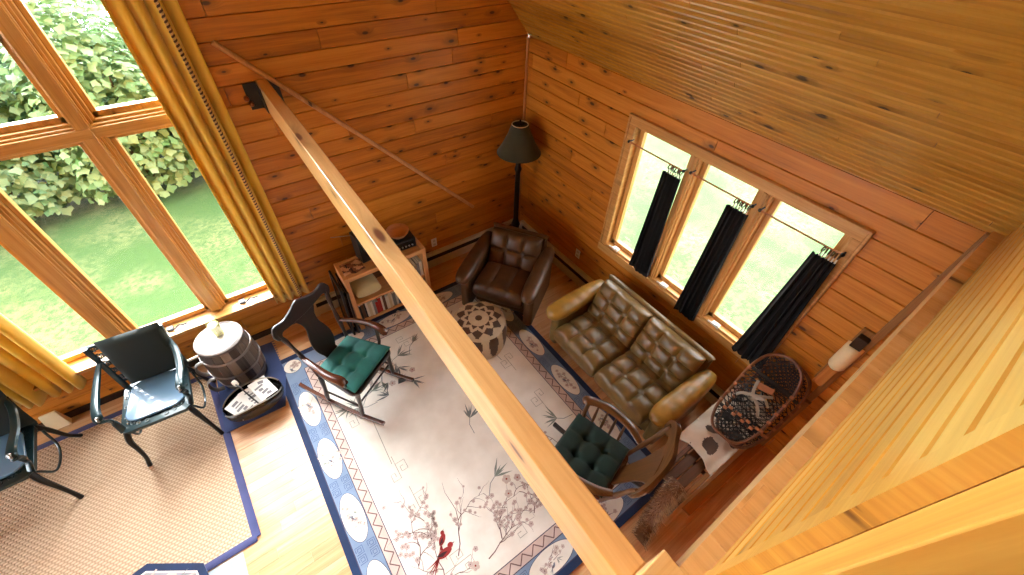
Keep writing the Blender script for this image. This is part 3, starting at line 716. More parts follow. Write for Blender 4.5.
# border medallions, frets in the blue ground, zigzag
def border(side):
    horiz = side in ('S', 'N')
    a0, a1 = (RX0+.14, RX1-.14) if horiz else (RY0+.14, RY1-.14)
    nM = 4 if horiz else 5
    for i in range(nM+1):
        c = lerp(a0, a1, i/nM)
        q = {'W': (RX0+.14, c), 'E': (RX1-.14, c), 'S': (c, RY0+.14), 'N': (c, RY1-.14)}[side]
        rx, ry = (.195, .078) if horiz else (.078, .195)
        if i in (0, nM): rx, ry = .078, .078
        if horiz and i in (0, nM): continue
        poly2(mb, ell(*q, rx+.004, ry+.004, 36), Z1-.0004, 3); poly2(mb, ell(*q, rx, ry, 36), Z1, 2)
        along = 0 if horiz else PI/2
        for k in range(6): branch(q[0]+rr.uniform(-.025, .025), q[1]+rr.uniform(-.025, .025), along+(k % 2)*PI+rr.uniform(-.25, .25), .105 if i not in (0, nM) else .05, 2, 6 if k % 2 else 10)
        leafs(q[0]+rr.uniform(-.04, .04), q[1]+rr.uniform(-.05, .05), rr.uniform(0, 6), .05, 7, Z2, 6)
        bird(q[0]+rr.uniform(-.02, .02), q[1]+rr.uniform(-.05, .05), along+.3, .035, 8, 5)
        if i < nM:
            c2 = lerp(a0, a1, (i+.5)/nM); m = {'W': (RX0+.14, c2), 'E': (RX1-.14, c2), 'S': (c2, RY0+.14), 'N': (c2, RY1-.14)}[side]
            for sx in (-1, 1):
                for sy in (-1, 1):
                    ox, oy = (.045*sx, .034*sy)
                    for rr_ in (.026, .013):
                        stroke(mb, [(m[0]+ox-rr_, m[1]+oy-rr_), (m[0]+ox+rr_, m[1]+oy-rr_), (m[0]+ox+rr_, m[1]+oy+rr_), (m[0]+ox-rr_, m[1]+oy+rr_), (m[0]+ox-rr_, m[1]+oy-rr_*.3)], .005, Z1, 11)
    b0, b1 = (RX0+.228, RX1-.228) if horiz else (RY0+.228, RY1-.228)
    nz = int((b1-b0)/.05); pts = []
    for i in range(nz+1):
        c = lerp(b0, b1, i/nz); off = .238 if i % 2 else .292
        pts.append({'W': (RX0+off, c), 'E': (RX1-off, c), 'S': (c, RY0+off), 'N': (c, RY1-off)}[side])
    for p, q in zip(pts, pts[1:]): stroke(mb, [p, q], .008, Z1, 5)
for s_ in 'WESN': border(s_)
# field ornaments
for x, y, a in ((-2.83, -1.42, -PI/2), (-2.72, -2.05, -PI/2), (-2.70, -2.35, -PI/2), (-2.62, -2.9, 0), (-2.2, -2.96, 0), (-1.9, -2.93, 0), (-1.45, -2.9, .2), (-1.36, -2.2, PI/2), (-1.36, -1.7, PI/2), (-1.5, -.95, PI), (-2.1, -.88, PI), (-2.6, -.9, PI)):
    fret(x, y, a, .26, 12)
stroke(mb, [(-2.80, -1.45), (-2.72, -1.5), (-2.74, -1.98)], .006, Z1, 12)
for x, y, a in ((-2.76, -1.35, 2.6), (-2.85, -1.3, 3.6), (-2.62, -1.25, .4), (-2.42, -1.1, .7), (-2.25, -1.02, .3), (-2.05, -.95, .6), (-2.1, -2.55, .4), (-1.75, -2.5, .9), (-1.7, -1.62, 2.0), (-1.4, -1.5, 1.2), (-2.0, -2.0, 1.0), (-2.5, -1.2, 4.2), (-2.3, -1.15, 5.0), (-1.35, -2.45, 2.5)):
    leafs(x, y, a, .14, 7 if rr.random() < .6 else 13, Z2, 7)
    stroke(mb, [(x, y), (x-.06*math.cos(a), y-.06*math.sin(a)), (x-.15*math.cos(a+.3), y-.15*math.sin(a+.3))], .005, Z2, 13)
for x, y, a, l in ((-2.88, -2.75, 1.2, .42), (-2.80, -3.0, .9, .5), (-2.62, -2.86, .9, .55), (-2.3, -2.95, 1.2, .4), (-2.45, -3.0, .4, .45), (-2.0, -2.95, .8, .35), (-1.45, -2.85, 2.0, .5), (-1.5, -.8, 4.2, .35), (-2.6, -.8, 5.0, .3)):
    branch(x, y, a, l)
for x, y, r_ in ((-2.03, -2.62, .035), (-2.08, -2.72, .03), (-1.95, -2.66, .028), (-2.86, -2.93, .03), (-2.42, -1.28, .03), (-2.2, -1.25, .028), (-2.75, -2.95, .03), (-2.55, -2.98, .03)): flower(x, y, r_, 6 if r_ < .03 else 10)
for x, y, a in ((-2.38, -1.32, .5), (-2.5, -1.38, 2.2), (-2.25, -1.35, 5.6), (-2.35, -1.2, 1.5), (-2.45, -1.25, 3.5)): leafs(x, y, a, .12, 13, Z2, 8)
bird(-2.69, -2.785, .05, .115, 9, 14); bird(-2.665, -2.70, .75, .085, 9, 14)
RM = [fabric('rug_navy', srgb(14, 42, 82), srgb(10, 32, 68), 150, .95, .2), fabric('rug_blue', srgb(126, 146, 172), srgb(112, 132, 160), 150, .95, .2), fabric('rug_cream', srgb(236, 231, 220), srgb(222, 215, 202), 40, .95, .2),
      fabric('rug_line', srgb(70, 66, 92), None, 150), fabric('rug_pinkish', srgb(214, 192, 180), None, 150), fabric('rug_brown', srgb(116, 88, 86), None, 150), fabric('rug_rose', srgb(202, 180, 170), None, 150),
      fabric('rug_sage', srgb(138, 146, 134), None, 150), fabric('rug_grey', srgb(120, 128, 140), None, 150), fabric('rug_red', srgb(150, 36, 32), None, 150), fabric('rug_pale_pink', srgb(208, 190, 176), None, 150),
      fabric('rug_mid_blue', srgb(80, 102, 140), None, 150), fabric('rug_fret', srgb(170, 166, 152), None, 150), fabric('rug_slate', srgb(120, 128, 128), None, 150), fabric('rug_dark_red', srgb(64, 20, 22), None, 150)]
tag(build('oriental_rug', mb, RM, smooth=0), 'large cream rug with birds, flowers and blue medallion border', 'rug')

t = thing('sisal_rug', 'tan woven sisal rug with blue cloth binding under the green armchairs', 'rug', (-5.0, -1.0, 0))
mb = MB(); c_ = [(-2.2, -.905), (1.235, -.905), (1.185, .80), (-2.2, .80)]; mb.prism([(x, y) for x, y in c_], .008); build('woven_field', mb, 'sisal', t, smooth=0, grain=0)
mb = MB()
for (x0, y0), (x1, y1) in zip(c_, c_[1:]+c_[:1]):
    mb.tube([(x0, y0, .006), (x1, y1, .006)], .03, 8, flat=(1, .22), up=(0, 0, 1))
build('binding', mb, 'blue_binding', t, smooth=30)
mb = MB(); mb.prism([(-3.80, -.93), (-3.31, -.95), (-3.215, -.60), (-3.235, -.14), (-3.75, -.10)], .006)
for k in range(14): mb.box((-3.222-.001*k, -.14-.033*k, .004), (.03, .006, .003), rot=(0, 0, rng.uniform(-.4, .4)))
for v in mb.v: v.z += .009
tag(build('blue_mat', mb, 'blue_mat', smooth=0), 'plain blue mat under the barrel and magazine cradle', 'mat')
mb = MB(); mb.prism([(-4.5, -2.9), (-3.86, -2.9), (-3.868, -1.945), (-4.5, -1.945)], .006)
tag(build('grey_mat', mb, 'grey_mat', smooth=0), 'pale blue-grey mat beyond the sisal rug edge', 'mat')
mb = MB(); oc = lambda r: [(r*math.cos(PI/8+k*PI/4+.18), r*math.sin(PI/8+k*PI/4+.18)) for k in range(8)]
mb.prism(oc(.5), .012, 0)
poly2(mb, oc(.452), .0126, 1); poly2(mb, oc(.44), .0130, 2); poly2(mb, oc(.30), .0134, 3); poly2(mb, oc(.29), .0138, 4)
_old = (Z1, Z2, Z3); Z1, Z2, Z3 = .0144, .015, .0156
rr = random.Random(8)
for k in range(10):
    a = k*2*PI/10; stroke(mb, [(.3*math.cos(a), .3*math.sin(a)), (.36*math.cos(a+.12), .36*math.sin(a+.12)), (.44*math.cos(a-.05), .44*math.sin(a-.05))], .014, Z1, 5)
    flower(.37*math.cos(a+.3), .37*math.sin(a+.3), .04, 6); leafs(.37*math.cos(a+.15), .37*math.sin(a+.15), a, .07, 7, Z2, 5)
for v in mb.v: v.z += .010
mb_oct = mb
OM = [RM[0], RM[2], fabric('octagon_grey', srgb(150, 152, 160), None, 150), RM[3], RM[2], RM[6], RM[10], RM[7], RM[8], RM[9]]
tag(build('octagonal_rug', mb_oct, OM, loc=(-4.52, -2.14, 0), smooth=0), 'small octagonal floral rug lying on the sisal rug edge', 'rug')

# ------------------------------------------------------------------ leather seating
def spow(x, p): return math.copysign(abs(x)**p, x)
def tufted(mb, w, d, t, nx, ny, mx, mat=0, crease=.016, p=5, res=9, front=0.0):
    """closed pillow slab: top at +t/2; nx x ny tufted cells"""
    NX, NY = nx*res+5, ny*res+5
    def edge(q): return max(0.0, 1-abs(q)**p)**(1/p)
    def fn(top):
        def f(u, v):
            a, b = 2*u-1, 2*v-1
            a = math.sin(a*PI/2)*.35+a*.65; b = math.sin(b*PI/2)*.35+b*.65
            e = (edge(a)*edge(b))
            z = t/2*e
            if top:
                z += .5*crease*math.sqrt(e)*(abs(math.sin(PI*(a+1)/2*nx))*abs(math.sin(PI*(b+1)/2*ny)))**.5*2
                cr = 0
                for k in range(1, nx): cr = max(cr, math.exp(-(((a+1)/2-k/nx)*w/.0075)**2))
                for k in range(1, ny): cr = max(cr, math.exp(-(((b+1)/2-k/ny)*d/.0075)**2))
                z -= crease*cr*min(1, e*1.5)
            return (a*w/2, b*d/2, z if top else -z)
        return f
    mb.grid(fn(True), NX, NY, mat, mx=mx)
    f2 = fn(False); mb.grid(lambda u, v: f2(1-u, v), NX, NY, mat, mx=mx)
def arm_pillow(mb, x, y0, y1, z0, z1, w, h, mat=0):
    """leather arm pad running from front (y1) to back (y0)"""
    def f(u, v):
        y = lerp(y1, y0, u); zc = lerp(z1, z0, u)
        k = max(.02, 1-abs(2*u-1)**4.5)**(1/3.2)
        wr = 1+.12*math.sin(u*40)*.15
        q = 2*PI*v
        return (x+spow(math.cos(q), .75)*w/2*k*lerp(1.05, .85, u), y+(.012*math.sin(q) if 0 else 0), zc+spow(math.sin(q), .75)*h/2*k*wr)
    mb.grid(f, 60, 24, mat, cv=True)
    mb.sph((x, y1-.004, z1), (w*.18, .012, h*.18), mat); mb.sph((x, y0+.004, z0), (w*.15, .01, h*.15), mat)
def seating(t, half, sections, nc, armw, arm_mat, mat, xin, depth_f=.40, nrow=3, afront=.425):
    # base
    mb = MB(); mb.bb((-xin-.02, -.30, .06), (xin+.02, .27, .235)); build('base', mb, mat, t, bevel=.02, seg=3)
    mb = MB()
    for sx in (-1, 1):
        for y in (-.25, .22): mb.box((sx*(xin-.05), y, .03), (.06, .06, .06), taper=(1.2, 1.2))
    for i in range(4):
        q = MB(); sx, y = ((-1, -.25), (1, -.25), (-1, .22), (1, .22))[i]; q.box((sx*(xin-.05), y, .03), (.05, .05, .06), taper=(1.25, 1.25)); build('leg', q, 'walnut', t, bevel=.004)
    cw = 2*xin/sections
    for s in range(sections):
        xc = -xin+cw*(s+.5)
        mb = MB(); tufted(mb, cw-.006, .53, .22, nc, nrow, Matrix.Translation((xc, .145, .335)) @ Matrix.Rotation(.03, 4, 'X'), crease=.018 if nrow > 1 else .014)
        build('seat_cushion', mb, mat, t, smooth=75, weld=True)
    for s in range(sections):
        xc = -xin+cw*(s+.5)
        mb = MB(); tufted(mb, cw-.006, .40, .16, nc, 2 if nrow == 1 else 3, Matrix.Translation((xc, -.135, .572)) @ Matrix.Rotation(math.radians(112), 4, 'X') @ Matrix.Diagonal((1, -1, -1, 1)) @ Matrix.Rotation(PI, 4, 'Y') @ Matrix.Rotation(PI, 4, 'Y'), crease=.017)
        build('back_cushion', mb, mat, t, smooth=75, weld=True)
    mb = MB(); mb.box((0, -.255, .395), (2*xin+.04, .08, .61), rot=(math.radians(13), 0, 0)); build('back_frame', mb, mat, t, bevel=.03, seg=3)
    for s in range(sections):
        xc = -xin+cw*(s+.5)
        mb = MB(); mb.tube(spline([(xc-cw/2+.006, -.29, .708), (xc-cw/2+.03, -.292, .711), (xc+cw/2-.03, -.292, .711), (xc+cw/2-.006, -.29, .708)], 5), [.022, .036, .036, .036, .036, .036, .022], 10)
        build('top_roll', mb, mat, t)
    for sx in (-1, 1):
        xa = sx*(xin+armw/2)
        mb = MB(); mb.bb((xa-armw*.36, -.27, .07), (xa+armw*.36, afront-.09, .50)); build('arm_panel', mb, mat, t, bevel=.03, seg=3)
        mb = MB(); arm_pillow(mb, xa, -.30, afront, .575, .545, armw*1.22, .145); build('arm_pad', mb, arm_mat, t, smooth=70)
t = thing('leather_loveseat', 'olive brown tufted leather loveseat under the casement windows', 'sofa', (-.55, -2.425, 0), PI/2)
seating(t, .72, 2, 3, .155, 'leather_lit', 'leather', .565)
th = math.radians(123.8)
t = thing('leather_armchair', 'brown tufted leather armchair in the corner below the lamp', 'armchair', (-.815, -.94, 0), th)
seating(t, .42, 1, 3, .14, 'leather_dark', 'leather_dark', .285, nrow=1, afront=.52)
for o in kids(t):
    if o.name.startswith('seat_cushion'): pass

# pouf
t = thing('leather_pouf', 'round patchwork leather pouf with brown and cream star pattern', 'pouf', (-1.465, -1.32, .0))
mb = MB(); Rr = .28; Hh = .385
def pf(u, v):
    # u 0..1: centre of top to bottom edge ; v angle
    q = 2*PI*v; s = u*1.62
    if s < .92: r = s/.92*.9; z = Hh-.045*(s/.92)**3
    else:
        k = (s-.92)/.7*PI; r = .9+.1*math.sin(k)**.7 if k < PI else .9
        z = lerp(Hh-.045, .018, (1-math.cos(k))/2)
    return (Rr*r*math.cos(q), Rr*r*math.sin(q), z+.004*math.sin(10*q)*min(1, s))
def pm(u, v):
    s = u*1.62; a = (v*10) % 1; tri = abs(2*a-1)       # 10 sectors
    if s < .13: return 0
    if s < .36: return 1
    if s < .52: return 0 if tri > (s-.36)/.16 else 1
    if s < .66: return 1 if tri > (s-.52)/.14+.05 else 0
    if s < .84: return 0 if tri < 1-(s-.66)/.2 else 1
    if s < .95: return 1
    if s < 1.02: return 1 if tri > .45 else 0
    if s < 1.42: return 0 if (tri < .62*(1-((s-1.02)/.42)**2)**.5 if s < 1.44 else False) else 1
    return 1
mb.grid(pf, 66, 160, cv=True, matfn=pm)
mb.lathe([(Rr*.9, .018), (Rr*.86, .008), (.01, .008)], 40, 0, caps=False)
build('leather_cover', mb, [plain('pouf_brown', srgb(72, 46, 28), .45, 0, .2), plain('pouf_cream', srgb(188, 166, 134), .5, 0, .15)], t, smooth=50)
mb = MB(); mb.lathe([(.001, Hh+.008), (.02, Hh+.006), (.026, Hh-.002)], 14, caps=False); build('centre_button', mb, 'leather_dark', t)

# floor lamp
t = thing('floor_lamp', 'floor lamp with olive green cone shade standing in the corner', 'floor lamp', (-.27, -.285, 0))
mb = MB(); mb.lathe([(.14, 0), (.14, .015), (.12, .03), (.05, .045), (.04, .07), (.032, .1)], 28); build('base', mb, 'lamp_metal', t)
mb = MB(); mb.lathe([(.03, .09), (.03, .30), (.042, .34), (.055, .38), (.042, .42), (.032, .46), (.03, 1.1), (.042, 1.14), (.028, 1.18), (.022, 1.36)], 16); build('pole', mb, 'lamp_metal', t)
mb = MB(); mb.lathe([(.238, 1.335), (.185, 1.42), (.128, 1.535), (.087, 1.645), (.084, 1.645), (.125, 1.535), (.182, 1.42), (.235, 1.335), (.238, 1.335)], 40, caps=False); sh = build('lamp_shade', mb, 'lamp_green', t)
mb = MB(); mb.torus((0, 0, 1.645), .084, .005, n=28); build('top_rim', mb, 'cream', sh)
mb = MB(); mb.torus((0, 0, 1.337), .237, .003, n=36); build('lower_rim', mb, 'lamp_green', sh)
mb = MB(); mb.tube([(0, 0, 1.33), (0, 0, 1.66)], .005, 8)
for k in range(3): a = k*2*PI/3; mb.tube([(0, 0, 1.635), (.083*math.cos(a), .083*math.sin(a), 1.643)], .003, 6)
mb.sph((0, 0, 1.675), (.011, .011, .018)); build('finial', mb, 'lamp_metal', t)
mb = MB(); mb.sph((0, 0, 1.46), (.03, .03, .042)); mb.tube([(0, 0, 1.38), (0, 0, 1.43)], .016, 10); build('bulb', mb, 'white_plastic', t)

# ------------------------------------------------------------------ bookshelf
BX, BY = -2.0, -.36
t = thing('bookshelf', 'low pale pine bookshelf against the gable wall behind the rocking chair', 'bookshelf', (BX, BY, 0))
for sx in (-1, 1):
    mb = MB(); mb.bb((sx*.40-.022, -.145, 0), (sx*.40+.022, .13, .755)); build('side_panel', mb, 'shelf_wood', t, bevel=.004)
mb = MB(); mb.bb((-.378, -.145, .705), (.378, -.10, .75)); mb.bb((-.378, .09, .705), (.378, .13, .75)); mb.bb((-.378, -.10, .71), (.378, .09, .728)); build('top', mb, 'shelf_wood', t, bevel=.003)
for z in (.355, .09):
    mb = MB(); mb.bb((-.378, -.135, z), (.378, .125, z+.026)); build('shelf', mb, 'shelf_wood', t, bevel=.003)
mb = MB(); mb.bb((-.378, .118, .02), (.378, .126, .705)); build('back_panel', mb, 'bench_wood', t)
def cmat(name, c, r=.55): 
    return plain(name, c, r, 0, .08)
BC = {'red': cmat('book_red', srgb(170, 40, 34)), 'white': cmat('book_white', srgb(226, 220, 206)), 'cream': cmat('book_cream', srgb(206, 190, 158)), 'black': cmat('book_black', srgb(24, 22, 24)),
      'brown': cmat('book_brown', srgb(96, 60, 40)), 'grey': cmat('book_grey', srgb(130, 128, 126)), 'green': cmat('book_green', srgb(60, 84, 62)), 'blue': cmat('book_blue', srgb(60, 78, 110))}
def book(label, c, w, h, d, loc, rot=(0, 0, 0), group=None, cache={}):
    t = thing('book', label, 'book', loc, 0, group); t.rotation_euler = rot
    mb = MB(); mb.bb((-w/2, -d/2, 0), (-w/2+.0022, d/2, h)); mb.bb((w/2-.0022, -d/2, 0), (w/2, d/2, h)); mb.bb((-w/2, -d/2, 0), (w/2, -d/2+.0025, h)); build('cover', mb, BC[c], t)
    mb = MB(); mb.bb((-w/2+.002, -d/2+.002, .003), (w/2-.002, d/2-.004, h-.003)); build('pages', mb, 'paper', t)
order = ['black', 'brown', 'black', 'white', 'cream', 'white', 'grey', 'red', 'red', 'white', 'brown', 'white', 'cream', 'white', 'grey', 'white', 'blue', 'cream', 'white', 'green', 'cream', 'brown', 'white', 'black', 'cream', 'grey', 'white', 'brown', 'blue']
lab = {'black': 'black book in the row on the bottom shelf of the bookshelf', 'brown': 'brown book in the row on the bottom shelf of the bookshelf', 'white': 'white paperback in the row on the bottom shelf of the bookshelf', 'cream': 'cream paperback in the row on the bottom shelf of the bookshelf',
       'grey': 'grey book in the row on the bottom shelf of the bookshelf', 'blue': 'blue book in the row on the bottom shelf of the bookshelf', 'green': 'green book in the row on the bottom shelf of the bookshelf', 'red': 'red book in the row on the bottom shelf of the bookshelf'}
x = BX-.37; r = random.Random(3)
for c in order:
    w_ = r.uniform(.016, .032) if c != 'red' else .03
    if x+w_ > BX+.368: break
    h_ = r.uniform(.165, .225); book(lab[c], c, w_, h_, r.uniform(.12, .15), (x+w_/2+.0005, BY-.045, .117), group='books on the bottom shelf'); x += w_+.002
for i, (c, l) in enumerate((('white', 'white book standing at the end of the upper shelf'), ('grey', 'grey book standing second on the upper shelf end'), ('cream', 'cream book standing third on the upper shelf end'))):
    book(l, c, .028, .2-.015*i, .14, (BX+.355-.032*i, BY-.045, .382), group='books on the upper shelf')
for i, (c, l) in enumerate((('black', 'black book lying flat at the bottom of the upper shelf stack'), ('cream', 'cream book lying flat in the middle of the upper shelf stack'), ('brown', 'brown book lying flat on top of the upper shelf stack'))):
    book(l, c, .15, .20, .032, (BX+.02+.1, BY-.03, .382+.016+.0335*i), (0, 0, 0), group='flat stack on the upper shelf')
    o = [q for q in bpy.data.objects if q.get('label') == l][0]; o.rotation_euler = (PI/2, 0, PI/2+.06*i); o.location = (BX+.13, BY-.03, .382+.0165+.0335*i)
mb = MB(); tufted(mb, .26, .2, .17, 1, 1, Matrix.Translation((0, 0, .087)), crease=.0, p=3)
tag(build('folded_blanket', mb, fabric('pale_blanket', srgb(196, 184, 138), srgb(176, 160, 116), 60, .95), loc=(BX-.225, BY-.02, .383), smooth=70, weld=True), 'pale folded blanket stuffed in the upper shelf of the bookshelf', 'blanket')
# on top of the shelf
mb = MB(); mb.bb((-.09, -.07, 0), (.09, .07, .30)); mb.box((0, -.072, .2), (.13, .006, .13), 1); mb.torus((0, -.076, .17), .05, .006, 1, 'Y')
sp = thing('radio', 'black radio with thin aerial standing on the bookshelf', 'radio', (BX-.10, BY+.06, .752), .15)
build('case', mb, ['black', 'black_gloss'], sp, bevel=.008)
mb = MB(); mb.tube([(-.08, .05, .27), (-.26, .07, .33)], .003, 6); build('aerial', mb, 'metal', sp)
mb = MB(); mb.bb((-.11, -.085, 0), (.11, .085, .11)); mb.box((0, -.087, .055), (.17, .004, .07), 1)
for k in range(5): mb.tube([(-.07+.035*k, -.088, .04), (-.07+.035*k, -.098, .04)], .009, 10, 2)
st = thing('stereo', 'black stereo box at the armchair end of the bookshelf top', 'stereo', (BX+.26, BY+.03, .752), -.05)
build('case', mb, ['black', 'black_gloss', 'metal'], st, bevel=.005)
mb = MB(); mb.lathe([(.05, 0), (.075, .012), (.105, .05), (.115, .07), (.108, .07), (.09, .045), (.06, .018), (.002, .012)], 28); 
tag(build('wooden_bowl', mb, 'rod_wood', loc=(BX+.24, BY+.05, .864)), 'shallow wooden bowl sitting on the black stereo', 'bowl')
mb = MB(); mb.grid(lambda u, v: ((u-.5)*.2, (v-.5)*.16, .012+.012*math.sin(u*9)*math.sin(v*7+1)), 14, 12, matfn=lambda u, v: 1 if (math.sin(u*11)+math.sin(v*13+u*6)) > .35 else (2 if math.sin(u*17+v*5) > .75 else 0))
tag(build('leaf_print_cloth', mb, [plain('cloth_brown', srgb(120, 70, 44), .7), plain('cloth_tan', srgb(200, 150, 110), .6), plain('cloth_dark', srgb(40, 24, 18), .7)], loc=(BX-.29, BY-.03, .752), solid=.004), 'crumpled brown and tan patterned cloth on the bookshelf end', 'cloth')
for i, (dx, h, l) in enumerate(((-.455, .60, 'dark framed picture leaning against the end of the bookshelf'), (-.505, .66, 'outer dark framed picture leaning with a pale edge by the bookshelf'))):
    pt = thing('framed_picture', l, 'picture', (BX+dx, BY+.0, .005), 0, 'pictures leaning by the bookshelf'); pt.rotation_euler = (0, .045, 0)
    mb = MB()
    for a, b in (((-.01, -.17, 0), (.01, -.14, h)), ((-.01, .14, 0), (.01, .17, h)), ((-.01, -.14, 0), (.01, .14, .03)), ((-.01, -.14, h-.03), (.01, .14, h))): mb.bb(a, b)
    build('frame', mb, 'walnut' if i == 0 else 'black', pt, bevel=.002)
    mb = MB(); mb.bb((-.004, -.14, .03), (.004, .14, h-.03)); build('print', mb, 'black_gloss', pt)

# ------------------------------------------------------------------ dark rocking chair
def runner(mb, x, y0, y1, lift, w, h, mat=0, n=22):
    pts = []
    for i in range(n+1):
        y = lerp(y0, y1, i/n); q = (y-.02)/(max(abs(y0), abs(y1)))
        pts.append((x, y, h/2+lift*q*q))
    def f(u, v):
        i = min(n-1, int(u*n)); k = u*n-i
        p = [lerp(pts[i][c], pts[i+1][c], k) for c in range(3)]
        c = [(-w/2, -h/2), (w/2, -h/2), (w/2, h/2), (-w/2, h/2)][int(round(v*4)) % 4]
        return (p[0]+c[0], p[1], p[2]+c[1])
    mb.grid(f, n+1, 4, mat, cv=True)
    for e, (u, fl) in enumerate(((0, False), (1, True))):
        c = [f(u, k/4) for k in range(4)]; mb.add(c, [(0, 1, 2, 3) if fl else (3, 2, 1, 0)], mat)
    return lambda y: h/2+lift*((y-.02)/max(abs(y0), abs(y1)))**2
t = thing('rocking_chair', 'dark wooden rocking chair with teal cushion on the rug edge', 'rocking chair', (-2.665, -1.185, TH+.005), math.radians(212))
zf = None
for s in (-1, 1):
    mb = MB(); zf = runner(mb, s*.235, -.50, .40, .075, .032, .036); build('rocker', mb, 'arm_wood', t, bevel=.005)
    for y, yt in ((.17, .20), (-.20, -.17)):
        mb = MB(); z0 = zf(y); mb.tube([(s*.235, y, z0), (s*.23, lerp(y, yt, .3), z0+.1), (s*.222, lerp(y, yt, .6), z0+.2), (s*.215, yt, .405)], [.013, .017, .022, .015, .02, .022], 10); build('leg', mb, 'walnut', t)
    mb = MB(); mb.tube([(s*.23, -.19, .2), (s*.23, .18, .2)], [.009, .013, .009], 8); build('stretcher', mb, 'walnut', t)
    # back stile
    mb = MB(); mb.tube(spline([(s*.20, -.205, .40), (s*.215, -.24, .60), (s*.235, -.285, .82), (s*.262, -.315, .97)], 6), [.02, .013, .022, .013, .02, .014], 10); build('stile', mb, 'walnut', t)
    # arm: from stile to curled front
    mb = MB(); mb.tube(spline([(s*.222, -.25, .655), (s*.255, -.10, .675), (s*.28, .05, .675), (s*.275, .15, .665), (s*.27, .185, .64), (s*.268, .17, .62)], 7), [.016, .02, .026, .03, .03, .016], 10, flat=(1.25, .7), up=(0, 0, 1)); build('arm', mb, 'arm_wood', t)
    mb = MB(); mb.tube([(s*.215, .12, .43), (s*.24, .125, .52), (s*.265, .11, .66)], [.014, .018, .012, .016], 10); build('arm_post', mb, 'walnut', t)
mb = MB(); mb.tube([(-.23, .15, .17), (.23, .15, .17)], [.009, .014, .009], 8); build('stretcher', mb, 'walnut', t)
def seat_poly(w0, w1, d0, d1, r=.06):
    pts = []
    for (cx, cy, a0) in ((w1/2-r, d1-r, 0), (-w1/2+r, d1-r, PI/2), (-w0/2+r, d0+r, PI), (w0/2-r, d0+r, 1.5*PI)):
        for k in range(7): a = a0+PI/2*k/6; pts.append((cx+r*math.cos(a), cy+r*math.sin(a)))
    return pts
mb = MB(); mb.prism(seat_poly(.44, .52, -.23, .24, .07), .035, 0, Matrix.Translation((0, 0, .405))); build('seat', mb, 'walnut', t, bevel=.008)
def cushion(mb, w0, w1, d0, d1, z, th_, crease=.014, nx=3, ny=3, p=3.2):
    base = MB(); tufted(base, 2, 2, 1, 1, 1, Matrix(), crease=0, p=p, res=30)
    for v in base.v:
        yy = lerp(d0, d1, (v.y+1)/2); ww = lerp(w0, w1, (v.y+1)/2)
        dep = 0
        for i in range(1, nx):
            for j in range(1, ny):
                q = math.hypot(((v.x+1)/2-i/nx)*.5, ((v.y+1)/2-j/ny)*.5); dep += math.exp(-(q/.03)**2)+.35*math.exp(-(q/.1)**2)
        for i in range(1, nx): dep += .45*math.exp(-((((v.x+1)/2-i/nx)*.5)/.014)**2)
        for j in range(1, ny): dep += .45*math.exp(-((((v.y+1)/2-j/ny)*.5)/.014)**2)
        x = v.x*ww/2; zz = v.z*th_
        if v.z > 0: zz -= dep*crease
        v.x, v.y, v.z = x, yy, z+th_/2+zz
    o = len(mb.v); mb.v += base.v; mb.f += [[q+o for q in f] for f in base.f]; mb.m += base.m; mb.uv += base.uv; mb.tone += base.tone
mb = MB(); cushion(mb, .40, .50, -.20, .23, .44, .075, .02, 3, 3, 2.6); build('cushion', mb, 'teal', t, smooth=75, weld=True)
# vase splat and yoke crest
def slab(mb, outline, th_, mx, mat=0): mb.prism(outline, th_, mat, mx)
def splat_outline(hw, z0, z1): 
    prof = [(0, .55), (.12, .62), (.25, .9), (.4, 1.0), (.55, .85), (.7, .62), (.82, .68), (.92, .95), (1, 1.1)]
    pr = spline([(a, b, 0) for a, b in prof], 4)
    return [(hw*p.y, lerp(z0, z1, p.x)) for p in pr]+[(-hw*p.y, lerp(z0, z1, p.x)) for p in reversed(pr)]
XZ = lambda y, tilt, z0: Matrix.Translation((0, y, z0)) @ Matrix.Rotation(PI/2+tilt, 4, 'X')
mb = MB(); slab(mb, splat_outline(.105, 0, .57), .016, XZ(-.195, .21, .425)); build('splat', mb, 'walnut', t, bevel=.003)
mb = MB()
up = spline([(-.285, -.075, 0), (-.30, -.02, 0), (-.26, .045, 0), (-.17, .035, 0), (-.09, .055, 0), (0, .09, 0), (.09, .055, 0), (.17, .035, 0), (.26, .045, 0), (.30, -.02, 0), (.285, -.075, 0)], 5)
dn = spline([(.245, -.09, 0), (.225, -.04, 0), (.15, -.045, 0), (0, -.055, 0), (-.15, -.045, 0), (-.225, -.04, 0), (-.245, -.09, 0)], 5)
slab(mb, [(p.x, p.y) for p in up]+[(p.x, p.y) for p in dn], .026, XZ(-.31, .2, 1.0)); build('crest_rail', mb, 'walnut', t, bevel=.008, seg=3)

